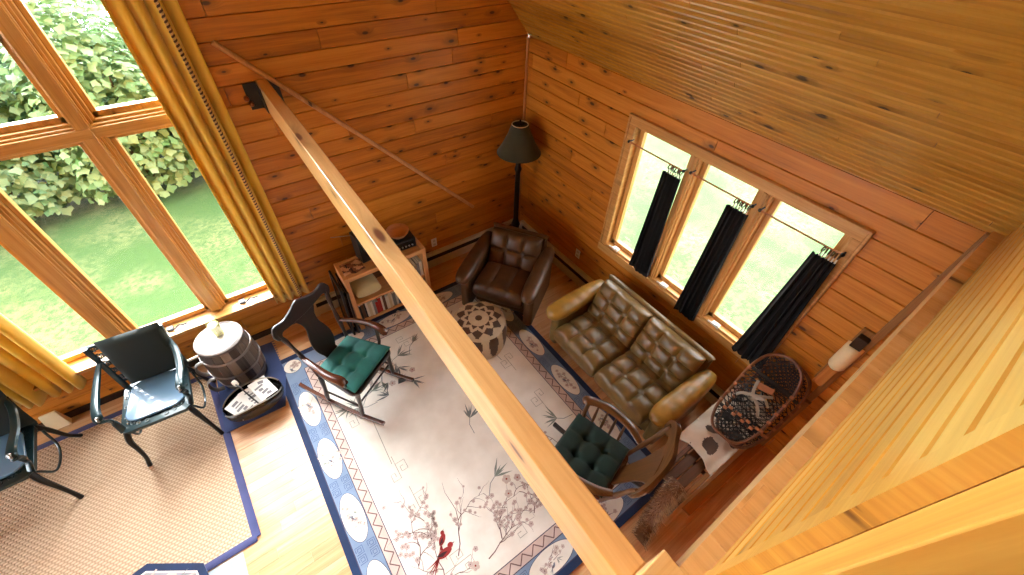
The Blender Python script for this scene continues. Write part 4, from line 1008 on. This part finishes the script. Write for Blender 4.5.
# ------------------------------------------------------------------ oak rocking chair
t = thing('rocking_chair', 'oak spindle rocking chair with dark green cushion near the loveseat', 'rocking chair', (-1.53, -2.965, TH+.005), math.radians(17))
for s in (-1, 1):
    mb = MB(); zf = runner(mb, s*.225, -.46, .42, .07, .034, .036); build('rocker', mb, 'walnut', t, bevel=.005)
    for y, yt in ((.16, .18), (-.19, -.16)):
        mb = MB(); z0 = zf(y); mb.tube([(s*.225, y, z0), (s*.22, lerp(y, yt, .3), z0+.1), (s*.21, lerp(y, yt, .6), z0+.2), (s*.2, yt, .41)], [.013, .019, .014, .023, .016], 10); build('leg', mb, 'oak', t)
    mb = MB(); mb.tube([(s*.22, -.18, .19), (s*.22, .17, .19)], [.009, .014, .009], 8); build('stretcher', mb, 'oak', t)
    mb = MB(); mb.tube(spline([(s*.20, -.21, .42), (s*.21, -.26, .62), (s*.225, -.315, .85), (s*.25, -.35, 1.0)], 6), [.02, .013, .02, .014, .018, .013], 10); build('stile', mb, 'oak', t)
    mb = MB(); mb.tube(spline([(s*.208, -.25, .66), (s*.27, -.14, .675), (s*.30, .02, .68), (s*.285, .14, .68), (s*.255, .215, .675), (s*.24, .235, .655)], 7), [.018, .028, .032, .03, .036, .02], 12, flat=(1.2, .55), up=(0, 0, 1)); build('arm', mb, 'oak', t)
    mb = MB(); mb.tube([(s*.22, .19, .43), (s*.235, .2, .55), (s*.25, .195, .665)], [.016, .022, .013, .018], 10); build('arm_post', mb, 'oak', t)
    for k in range(4):
        y = .12-.075*k; mb = MB(); mb.tube([(s*.215, y, .43), (s*.25, y, .54), (s*(.282-.01*(k == 0)), y, .67)], [.007, .012, .007], 8); build('spindle', mb, 'oak', t)
mb = MB(); mb.tube([(-.22, .14, .17), (.22, .14, .17)], [.01, .016, .01], 8); build('stretcher', mb, 'oak', t)
mb = MB(); mb.prism(seat_poly(.44, .48, -.24, .25, .08), .038, 0, Matrix.Translation((0, 0, .405))); build('seat', mb, 'arm_wood', t, bevel=.01)
mb = MB(); cushion(mb, .43, .46, -.21, .24, .443, .085, .032); build('cushion', mb, 'green_velvet', t, smooth=75, weld=True)
pr = spline([(0, .58, 0), (.15, .6, 0), (.35, .66, 0), (.55, .74, 0), (.75, .95, 0), (1, 1.35, 0)], 4)
mb = MB(); slab(mb, [(.125*p.y, .58*p.x) for p in pr]+[(-.125*p.y, .58*p.x) for p in reversed(pr)], .016, XZ(-.215, .31, .44)); build('splat', mb, 'oak', t, bevel=.003)
mb = MB()
up = spline([(-.275, -.08, 0), (-.29, .0, 0), (-.24, .065, 0), (-.14, .055, 0), (0, .075, 0), (.14, .055, 0), (.24, .065, 0), (.29, .0, 0), (.275, -.08, 0)], 6)
dn = spline([(.22, -.09, 0), (.19, -.03, 0), (.10, -.05, 0), (0, -.055, 0), (-.10, -.05, 0), (-.19, -.03, 0), (-.22, -.09, 0)], 6)
slab(mb, [(p.x, p.y) for p in up]+[(p.x, p.y) for p in dn], .028, XZ(-.405, .30, 1.0)); 
for s in (-1, 1):
    for k in range(3): mb.torus((s*.23, .015, 0), .018+.016*k, .0045, n=18, k=6, mx=XZ(-.405, .30, 1.0) @ Matrix.Translation((0, 0, .029)))

for v in mb.v: v.y += .85*v.x*v.x
build('crest_rail', mb, 'oak', t, bevel=.009, seg=3)

# ------------------------------------------------------------------ green metal armchairs
def green_chair(label, loc, rz):
    t = thing('metal_armchair', label, 'armchair', loc, rz, 'green metal armchairs by the window')
    for s in (-1, 1):
        mb = MB(); mb.tube(spline([(s*.205, .225, .405), (s*.225, .26, .33), (s*.235, .265, .2), (s*.245, .275, .09), (s*.262, .30, .0)], 6), [.022, .02, .016, .014, .017], 8); build('leg', mb, 'iron', t)
        mb = MB(); mb.tube(spline([(s*.20, -.20, .405), (s*.22, -.225, .28), (s*.235, -.255, .12), (s*.255, -.30, .0)], 6), [.022, .018, .014, .016], 8); build('leg', mb, 'iron', t)
        mb = MB(); mb.tube(spline([(s*.212, .19, .36), (s*.228, .11, .20), (s*.228, -.1, .19), (s*.215, -.19, .34)], 6), .009, 8); build('stretcher', mb, 'green_paint', t)
        mb = MB(); mb.tube(spline([(s*.205, -.215, .405), (s*.215, -.24, .56), (s*.225, -.272, .72), (s*.235, -.295, .86)], 6), [.02, .018, .016, .019], 8, flat=(1.2, 1), up=(0, 1, 0)); build('stile', mb, 'green_paint', t)
        # S arm: stile -> front scroll -> down to the seat
        mb = MB(); mb.tube(spline([(s*.228, -.268, .71), (s*.255, -.16, .675), (s*.268, .0, .655), (s*.262, .13, .655), (s*.254, .205, .64), (s*.248, .215, .60), (s*.24, .18, .55), (s*.235, .175, .48), (s*.215, .215, .41)], 6), [.014, .018, .021, .022, .024, .018, .016, .015, .018], 8, flat=(1.35, .8), up=(0, 0, 1)); build('arm', mb, 'green_paint', t)
        mb = MB(); mb.torus((s*.251, .215, .635), .016, .008, n=14, axis='X'); mb.sph((s*.251, .215, .652), .012); build('scroll', mb, 'metal', t)
    mb = MB(); P0 = seat_poly(.44, .47, -.225, .25, .06); P1 = seat_poly(.36, .39, -.18, .205, .05)
    n_ = len(P0); vs = [(x, y, .425) for x, y in P0]+[(x, y, .43) for x, y in P1]+[(x, y, .395) for x, y in P0]
    fs = [(i, (i+1) % n_, n_+(i+1) % n_, n_+i) for i in range(n_)]+[((i+1) % n_, i, 2*n_+i, 2*n_+(i+1) % n_) for i in range(n_)]
    mb.add(vs, fs); 
    for k in range(22):
        a = 2*PI*k/22; x, y = .2*spow(math.cos(a), .6), .012+.205*spow(math.sin(a), .6); mb.torus((x, y, .43), .013, .0045, n=10, k=5)
    mb.bb((-.2, -.2, .397), (.2, .22, .405)); build('seat_frame', mb, 'green_paint', t, bevel=.003)
    mb = MB(); mb.prism(seat_poly(.34, .40, -.20, .185, .09), .022, 0, Matrix.Translation((0, 0, .425))); build('seat_pad', mb, 'seat_pad', t, bevel=.01, seg=3)
    tilt = Matrix.Translation((0, -.235, .46)) @ Matrix.Rotation(math.radians(10.5), 4, 'X')
    mb = MB(); mb.tube([(-.232, 0, .40), (.232, 0, .40)], .013, 8, mx=tilt); mb.tube([(-.22, 0, .02), (.22, 0, .02)], .012, 8, mx=tilt)
    for sx in (-1, 1):                                      # cast flower tracery either side of the pad
        for k in range(5):
            c = (sx*.2, 0, .06+.08*k); mb.torus(c, .02, .005, n=12, k=6, axis='Y', mx=tilt)
            for j in range(5): a = j*2*PI/5; mb.torus((c[0]+.018*math.cos(a), 0, c[2]+.018*math.sin(a)), .011, .004, n=9, k=5, axis='Y', mx=tilt)
    build('back_tracery', mb, 'green_paint', t)
    mb = MB(); tufted(mb, .405, .47, .095, 1, 1, tilt @ Matrix.Translation((-.04, .025, .205)) @ Matrix.Rotation(PI/2, 4, 'X'), crease=0, p=4); build('back_pad', mb, 'green_pad', t, smooth=70, weld=True)
green_chair('green metal armchair with padded back beside the barrel', (-4.06, -.595, .009), math.radians(176))
green_chair('green metal armchair cut off by the picture edge, away from the barrel', (-5.045, -.565, .009), math.radians(180))

# ------------------------------------------------------------------ barrel, glass, cradle
t = thing('wooden_barrel', 'weathered grey wooden churn barrel with pale lid under the gable window', 'barrel', (-3.525, -.385, .016))
def br(z): return .185+.028*math.sin(PI*z/.53)+(.0 if z > .3 else .0)
mb = MB(); nst = 18
for k in range(nst):
    a0, a1 = 2*PI*k/nst+.012, 2*PI*(k+1)/nst-.012
    vs = []; zs = [0, .08, .17, .27, .37, .46, .53]
    for z in zs:
        for a in (a0, (a0+a1)/2, a1): vs.append((br(z)*math.cos(a), br(z)*math.sin(a), z))
    for z in zs:
        for a in (a0, (a0+a1)/2, a1): vs.append(((br(z)-.018)*math.cos(a), (br(z)-.018)*math.sin(a), z))
    o = 3*len(zs); fs = []
    for i in range(len(zs)-1):
        for j in range(2): fs += [(3*i+j, 3*i+j+1, 3*i+j+4, 3*i+j+3)]
        fs += [(3*i, 3*i+3, o+3*i+3, o+3*i), (3*i+2, o+3*i+2, o+3*i+5, 3*i+5)]
    e = 3*(len(zs)-1); fs += [(e, e+1, o+e+1, o+e), (e+1, e+2, o+e+2, o+e+1)]
    mb.add(vs, fs, 0, tone=rng.random())
mb.lathe([(.165, .0), (.165, .5)], 30, 0)
build('staves', mb, 'barrel_wood', t, smooth=25, grain=2)
for z in (.09, .24, .42):
    mb = MB(); mb.lathe([(br(z-.012)+.001, z-.012), (br(z-.012)+.005, z-.012), (br(z+.012)+.005, z+.012), (br(z+.012)+.001, z+.012)], 40, caps=False); build('hoop', mb, 'grey_hoop', t)
mb = MB(); mb.lathe([(.165, .505), (.183, .515), (.189, .53), (.19, .548), (.182, .553), (.158, .551)], 40, 1, caps=False); mb.lathe([(.162, .54), (.162, .549), (.001, .549)], 40, 0, caps=False); build('lid', mb, ['pale_lid', 'barrel_wood'], t)
for dz, yy in ((.36, -.06), (.16, -.10)):
    mb = MB(); mb.tube(spline([(-.17, yy-.02, dz+.07), (-.24, yy-.01, dz+.05), (-.265, yy, dz-.03), (-.24, yy+.0, dz-.10), (-.185, yy+.01, dz-.13)], 6), .013, 8, flat=(1.6, .7)); build('bent_handle', mb, 'grey_hoop', t)
mb = MB(); mb.tube([(-.19, -.03, .47), (-.27, -.04, .475)], .011, 8); build('peg', mb, 'pale_lid', t)
t = thing('drinking_glass', 'tall drinking glass with pale yellow drink on the barrel lid', 'glass', (-3.505, -.345, .564))
mb = MB(); mb.lathe([(.036, .0), (.04, .004), (.05, .2), (.048, .2), (.037, .008), (.001, .008)], 28, caps=False); build('tumbler', mb, 'tumbler', t)
mb = MB(); mb.lathe([(.036, .009), (.043, .13), (.001, .13)], 24); build('drink', mb, 'drink', t)

t = thing('magazine_cradle', 'black oval magazine cradle with thin handle on the blue mat', 'magazine rack', (-3.495, -.835, .016), .05)
mb = MB(); Lc = .235
def cr(u, v):
    a = 2*u-1; q = lerp(-1, 1, v)                     # along, around
    wd = .135*math.sqrt(max(0, 1-abs(a)**2.6))+.012; 
    y = wd*1.08*math.sin(q*2.15); z = .012+.20*(1-math.cos(q*2.15))/(1-math.cos(2.15))*(.75+.25*(1-a*a))+.09*a*a*(1-abs(q))
    return (a*Lc, y, z)
mb.grid(cr, 40, 20); build('sling', mb, 'black_gloss', t, smooth=70, solid=.006)
mb = MB()
for k in (-1, 1):
    mb = MB(); mb.tube([cr(.5/30+i/31, (k+1)/2) for i in range(31)], .006, 6); build('rim', mb, 'metal', t)
mb = MB(); mb.tube(spline([(0.03, -.12, .2), (.0, -.06, .30), (-.03, .02, .345), (-.06, .09, .33)], 6), .006, 8); build('handle', mb, 'black', t)
mb = MB(); mb.lathe([(.004, 0), (.018, .008), (.022, .035), (.018, .055), (.004, .06)], 14, 0, Matrix.Translation((-.05, .085, .335)) @ Matrix.Rotation(-.9, 4, 'X') @ Matrix.Rotation(-.3, 4, 'Y') @ Matrix.Translation((0, 0, -.03))); build('knob', mb, 'white_plastic', t)
def magazine(label, loc, rot, w=.15, h=.2, seed=0):
    r = random.Random(seed); t = thing('magazine', label, 'magazine', loc, 0, 'magazines in the cradle'); t.rotation_euler = rot
    mb = MB(); mb.box((0, 0, .003), (w, h, .006)); build('pages', mb, 'paper', t)
    mb = MB()
    for k in range(5):
        bw = r.uniform(.03, .09); mb.box((r.uniform(-.02, .02), -h*.35+h*.16*k, .0064), (bw, r.uniform(.008, .03), .0008), rot=(0, 0, r.uniform(-.3, .3)) if seed % 2 else None)
    build('printed_cover', mb, 'ink', t)
magazine('white magazine lying highest in the cradle beside its handle', (-3.40, -.80, .195), (.25, .12, .35), seed=1)
magazine('white magazine tilted at the armchair end of the cradle', (-3.60, -.87, .17), (.2, -.1, .5), seed=2)
magazine('white magazine tucked between the other two in the cradle', (-3.50, -.82, .172), (.15, .0, .2), seed=4)
mb = MB(); mb.add([(-.07, -.06, 0), (.07, -.06, 0), (.07, 0, 0), (-.07, 0, 0), (-.055, -.02, .17), (.055, -.02, .17), (.055, 0, .17), (-.055, 0, .17)], [(0, 3, 2, 1), (4, 5, 6, 7), (0, 1, 5, 4), (1, 2, 6, 5), (2, 3, 7, 6), (3, 0, 4, 7)])
tag(build('cream_box', mb, 'cream_shade', loc=(-4.92, -.035, .01), bevel=.004), 'small cream box on the floor below the gathered gold curtain', 'box')

# ------------------------------------------------------------------ bench, hide, snowshoes, fur
t = thing('slatted_bench', 'old slatted wooden bench under the loft edge holding snowshoes', 'bench', (-.64, -3.45, 0))
for y, mt in ((.105, 'bench_wood'), (-.10, 'bench_pale')):
    mb = MB(); mb.bb((-.55, y-.016, .42), (.55, y+.016, .46)); build('rail', mb, mt, t, bevel=.004)
for y in (.045, -.03):
    mb = MB(); mb.bb((-.54, y-.033, .415), (.54, y+.033, .433)); build('seat_board', mb, 'bench_wood', t, bevel=.003)
for k in range(5):
    mb = MB(); mb.bb((-.5+.25*k-.014, -.085, .40), (-.5+.25*k+.014, .09, .415)); build('slat', mb, 'bench_wood', t, bevel=.002)
    if k < 4:
        mb = MB(); mb.bb((-.40+.22*k-.012, .085, .433), (-.40+.22*k+.012, .125, .475)); build('cleat', mb, 'bench_wood', t, bevel=.002)
for sx in (-.5, .5):
    for y in (.10, -.095):
        mb = MB(); mb.bb((sx-.02, y-.02, 0), (sx+.02, y+.02, .42)); build('leg', mb, 'bench_wood', t, bevel=.004)
# hide draped over the bench
mb = MB(); hr = random.Random(4)
def hd(u, v):
    x = lerp(-.86, -.08, u); s = lerp(-1, 1, v)
    edge = .03*math.sin(9*u+2)+.025*math.sin(17*u)
    half = .17+.06*math.sin(5*u+.8)
    front = .10+.02*math.sin(8*u)
    if s >= 0:
        d = s*(.205+front+.08*(1-u)); y = -3.45+min(d, .20); z = .487-max(0, d-.20)*1.0
        if d > .20: y += .012+.05*(d-.20)
    else:
        d = -s*(.115+.16+.03*math.sin(7*u)); y = -3.45-min(d, .12); z = .485-max(0, d-.12)
    if u < .12: z -= (.12-u)*1.0*abs(s)**1.5*.8
    z += .008*math.sin(20*u+6*v)+.006*math.sin(31*v)
    x += -.09*abs(s)**2*(1-u)+.03*math.sin(4*s)
    return (x, y, max(.03, z))
def hm(u, v):
    q = mnoise.noise((u*5.2+3, v*4.6, 1.7))
    if ((u-.16)/.075)**2+((v-.52)/.085)**2+.5*mnoise.noise((u*14, v*14, 0)) < 1: return 2
    if .03 < u < .15 and .80 < v < .86: return 1
    return 0 if v > .72 and u > .2 else (1 if q > .28 else (2 if q < -.5 else 0))
mb.grid(hd, 130, 100, matfn=hm)
tag(build('cow_hide', mb, ['hide_white', 'hide_black', 'hide_brown'], smooth=70, solid=.006), 'white cowhide with black patches draped over the slatted bench', 'hide')
def snowshoe(label, mx):
    t = thing('snowshoe', label, 'snowshoe', (0, 0, 0), 0, 'pair of snowshoes on the bench'); t.matrix_world = mx
    out = spline([(0, -.37, 0), (.10, -.345, 0), (.155, -.22, 0), (.165, 0, 0), (.16, .2, 0), (.11, .335, 0), (0, .38, .02), (-.11, .335, 0), (-.16, .2, 0), (-.165, 0, 0), (-.155, -.22, 0), (-.10, -.345, 0)], 5, True)
    mb = MB(); mb.tube(out, .0115, 8, closed=True); build('frame', mb, 'snow_wood', t)
    inside = lambda x, y: (abs(x)/.16)**2.6+(abs(y)/.365)**2.8 < 1
    mb = MB()
    def chord(px, py, dx, dy):
        ts = [k*.004-.5 for k in range(251) if inside(px+dx*(k*.004-.5), py+dy*(k*.004-.5))]
        if len(ts) > 4: mb.tube([(px+dx*ts[0], py+dy*ts[0], .001), (px+dx*ts[-1], py+dy*ts[-1], .001)], .0036, 5)
    for sgn in (-1, 1):
        for k in range(-14, 15):
            if abs(k) < 2: continue
            chord(0, k*.036, .7, .7*sgn)
    for k in range(-9, 10): chord(0, k*.036, 1, 0)
    build('webbing', mb, 'rawhide', t)
    for y in (-.19, .17):
        mb = MB(); mb.bb((-.15, y-.012, -.004), (.15, y+.012, .01)); build('crossbar', mb, 'rawhide', t, bevel=.003)
    for y in (-.19, -.165):
        mb = MB()
        for k in range(4): mb.box((-.105+.07*k+(.03 if y > -.18 else 0), y, .012), (.03, .024, .012))
        build('toe_lashing', mb, 'lashing', t, bevel=.004)
    for s in (-1, 1):
        for k in range(5): mb = MB(); mb.box((s*.163, -.16+.08*k, .0), (.029, .022, .027)); build('side_lashing', mb, 'lashing', t, bevel=.004)
    mb = MB(); mb.tube(spline([(-.06, .12, .02), (-.03, .02, .035), (.05, -.04, .03), (.09, -.1, .022)], 6), .008, 6, flat=(1.6, .5)); mb.tube(spline([(.08, .08, .02), (.0, .02, .04), (-.08, -.02, .03), (-.11, -.06, .02)], 6), .008, 6, flat=(1.6, .5))
    mb.tube(spline([(-.02, -.02, .02), (.05, .03, .055), (.10, .0, .02)], 6), .007, 6, flat=(1.6, .5)); build('binding_strap', mb, 'strap', t, smooth=60)
    mb = MB(); mb.box((.01, .10, .018), (.11, .05, .012), rot=(0, 0, .2)); build('toe_strap', mb, 'lashing', t, bevel=.004)
def frame_mx(p0, p1, side):
    y = (Vector(p1)-Vector(p0)).normalized(); x = Vector(side); x = (x-y*x.dot(y)).normalized(); z = x.cross(y)
    m = Matrix.Identity(4)
    for i in range(3): m[i][0], m[i][1], m[i][2], m[i][3] = x[i], y[i], z[i], (p0[i]+p1[i])/2
    return m
snowshoe('bear-paw snowshoe with pale lashings lying uppermost on the cowhide', frame_mx((-.64, -3.435, .55), (-.075, -3.40, 1.05), (0, -1, .05)))
snowshoe('second snowshoe mostly hidden under the laced one by the wall', frame_mx((-.58, -3.47, .50), (-.045, -3.475, .98), (0, -1, .05)))
# fur pelt hanging over the bench end
t = thing('fur_pelt', 'tawny fur pelt with pale fringe lying at the end of the bench', 'pelt', (-1.2, -3.49, 0))
mb = MB(); A = [(.06, .02, .475), (-.03, .015, .46), (-.075, .01, .36), (-.10, .0, .2), (-.15, -.02, .075), (-.28, -.055, .05)]
sp_ = spline(A, 8)
def fu(u, v):
    i = u*(len(sp_)-1); k = min(len(sp_)-2, int(i)); p = sp_[k].lerp(sp_[k+1], i-k)
    tng = (sp_[k+1]-sp_[k]).normalized(); nrm = Vector((0, 1, 0)).cross(tng).normalized(); 
    if nrm.x > 0 and abs(nrm.x) > .3: nrm = -nrm
    if nrm.z < 0 and abs(nrm.x) <= .3: nrm = -nrm
    a = 2*PI*v; return p+Vector((0, 1, 0))*(.055*math.cos(a))+nrm*(.02*math.sin(a))
mb.grid(fu, 40, 20, cv=True); build('skin', mb, 'fur', t, smooth=80)
mb = MB(); fr_ = random.Random(2)
for k in range(2600):
    u, v = fr_.random(), fr_.random(); p = Vector(fu(u, v)); 
    c = Vector(fu(u, v+.5)); d = (p-c).normalized(); e = Vector((-.35, -.55 if math.cos(2*PI*v) < -.2 else .1, -.45))
    l = fr_.uniform(.016, .034)*(1.5 if math.cos(2*PI*v) < -.5 else 1); q = p+(d*.7+e*.8+Vector((fr_.uniform(-.3, .3), fr_.uniform(-.3, .3), fr_.uniform(-.3, .3)))).normalized()*l
    q.z = max(q.z, .004); w_ = Vector((fr_.uniform(-1, 1), fr_.uniform(-1, 1), fr_.uniform(-1, 1))).normalized()*.0028
    mb.add([p-w_, p+w_, q], [(0, 1, 2)], 1 if (math.cos(2*PI*v) < -.45 and fr_.random() < .75) or fr_.random() < .25 else 0)
hobj = build('fur_hair', mb, ['fur', 'fur_pale'], t, smooth=0); hobj['kind'] = 'stuff'

# wall sconce
t = thing('wall_sconce', 'wooden wall sconce with half-round cream shade beside the loft trim', 'wall lamp', (0, -3.615, 1.0))
mb = MB(); mb.bb((-.02, -.02, 0), (-.0, .045, .56)); build('back_board', mb, 'bench_pale', t, bevel=.003)
mb = MB(); mb.bb((-.085, -.03, .02), (-.02, .035, .21)); build('lower_block', mb, 'trim', t, bevel=.004)
mb = MB(); mb.bb((-.075, -.03, .43), (-.02, .035, .52)); build('upper_block', mb, 'walnut', t, bevel=.004)
mb = MB(); mb.grid(lambda u, v: (-.02-.075*math.sin(PI*u), .002+.05*math.cos(PI*u), lerp(.215, .425, v)), 20, 4)
mb.add([(-.02-.075*math.sin(PI*k/19), .002+.05*math.cos(PI*k/19), .425) for k in range(20)], [tuple(range(20))]); build('shade', mb, 'cream_shade', t, smooth=50, solid=.003)

# ------------------------------------------------------------------ light, world, camera
wd = bpy.data.worlds.new('sky'); sc.world = wd; wd.use_nodes = True
nt = wd.node_tree; nt.nodes.clear(); b = NB(nt)
bg = b.n('ShaderNodeBackground'); bg.inputs[0].default_value = (.90, .95, 1.0, 1); bg.inputs[1].default_value = 15.0
tc_ = b.n('ShaderNodeTexCoord'); vd = b.n('ShaderNodeVectorMath', operation='DOT_PRODUCT'); nt.links.new(tc_.outputs['Generated'], vd.inputs[0]); vd.inputs[1].default_value = Vector((-.96, -.05, .28)).normalized()
ve = b.n('ShaderNodeVectorMath', operation='DOT_PRODUCT'); nt.links.new(tc_.outputs['Generated'], ve.inputs[0]); ve.inputs[1].default_value = Vector((-.05, .96, .24)).normalized()
nt.links.new(b.math('ADD', b.rangef(vd.outputs['Value'], .55, .98, 7.0, 13.0, True), b.rangef(ve.outputs['Value'], .72, .98, 0.0, 46.0, True)), bg.inputs[1])      # bright haze to the north, a little to the west
ow = b.n('ShaderNodeOutputWorld'); nt.links.new(bg.outputs[0], ow.inputs[0])
sun = bpy.data.lights.new('hazy_sun', 'SUN'); sun.energy = 13.0; sun.angle = math.radians(60); sun.color = (1.0, .97, .92)
so = bpy.data.objects.new('hazy_sun', sun); col.objects.link(so); so.rotation_euler = Vector((-.12, -.55, -.80)).to_track_quat('-Z', 'Y').to_euler(); so['kind'] = 'helper'

cam = bpy.data.cameras.new('camera'); co = bpy.data.objects.new('camera', cam); col.objects.link(co); sc.camera = co
cam.sensor_fit = 'HORIZONTAL'; cam.sensor_width = 36; cam.lens = 410.3/1024*36; cam.clip_start = .01; cam.clip_end = 100
Rw = [[0.8137681459547942, -0.3994552116574104, 0.4221574806977025], [-0.5803182498889913, -0.5982302863094973, 0.5525859692281693], [0.03181404524852922, -0.6946625500354762, -0.7186319002821501]]
mw = Matrix.Identity(4)
for i in range(3):
    mw[i][0] = Rw[i][0]; mw[i][1] = -Rw[i][1]; mw[i][2] = -Rw[i][2]
mw[0][3], mw[1][3], mw[2][3] = -2.78083566, -3.55991139, 3.5003876
co.matrix_world = mw
vs_ = sc.view_settings; vs_.view_transform = 'Standard'; vs_.look = 'None'; vs_.gamma = 1; vs_.use_curve_mapping = False; vs_.exposure = 0.25
cy = sc.cycles; cy.use_denoising = True; cy.max_bounces = 10; cy.diffuse_bounces = 6; cy.glossy_bounces = 4; cy.transparent_max_bounces = 12; cy.sample_clamp_indirect = 8; cy.caustics_reflective = False; cy.caustics_refractive = False
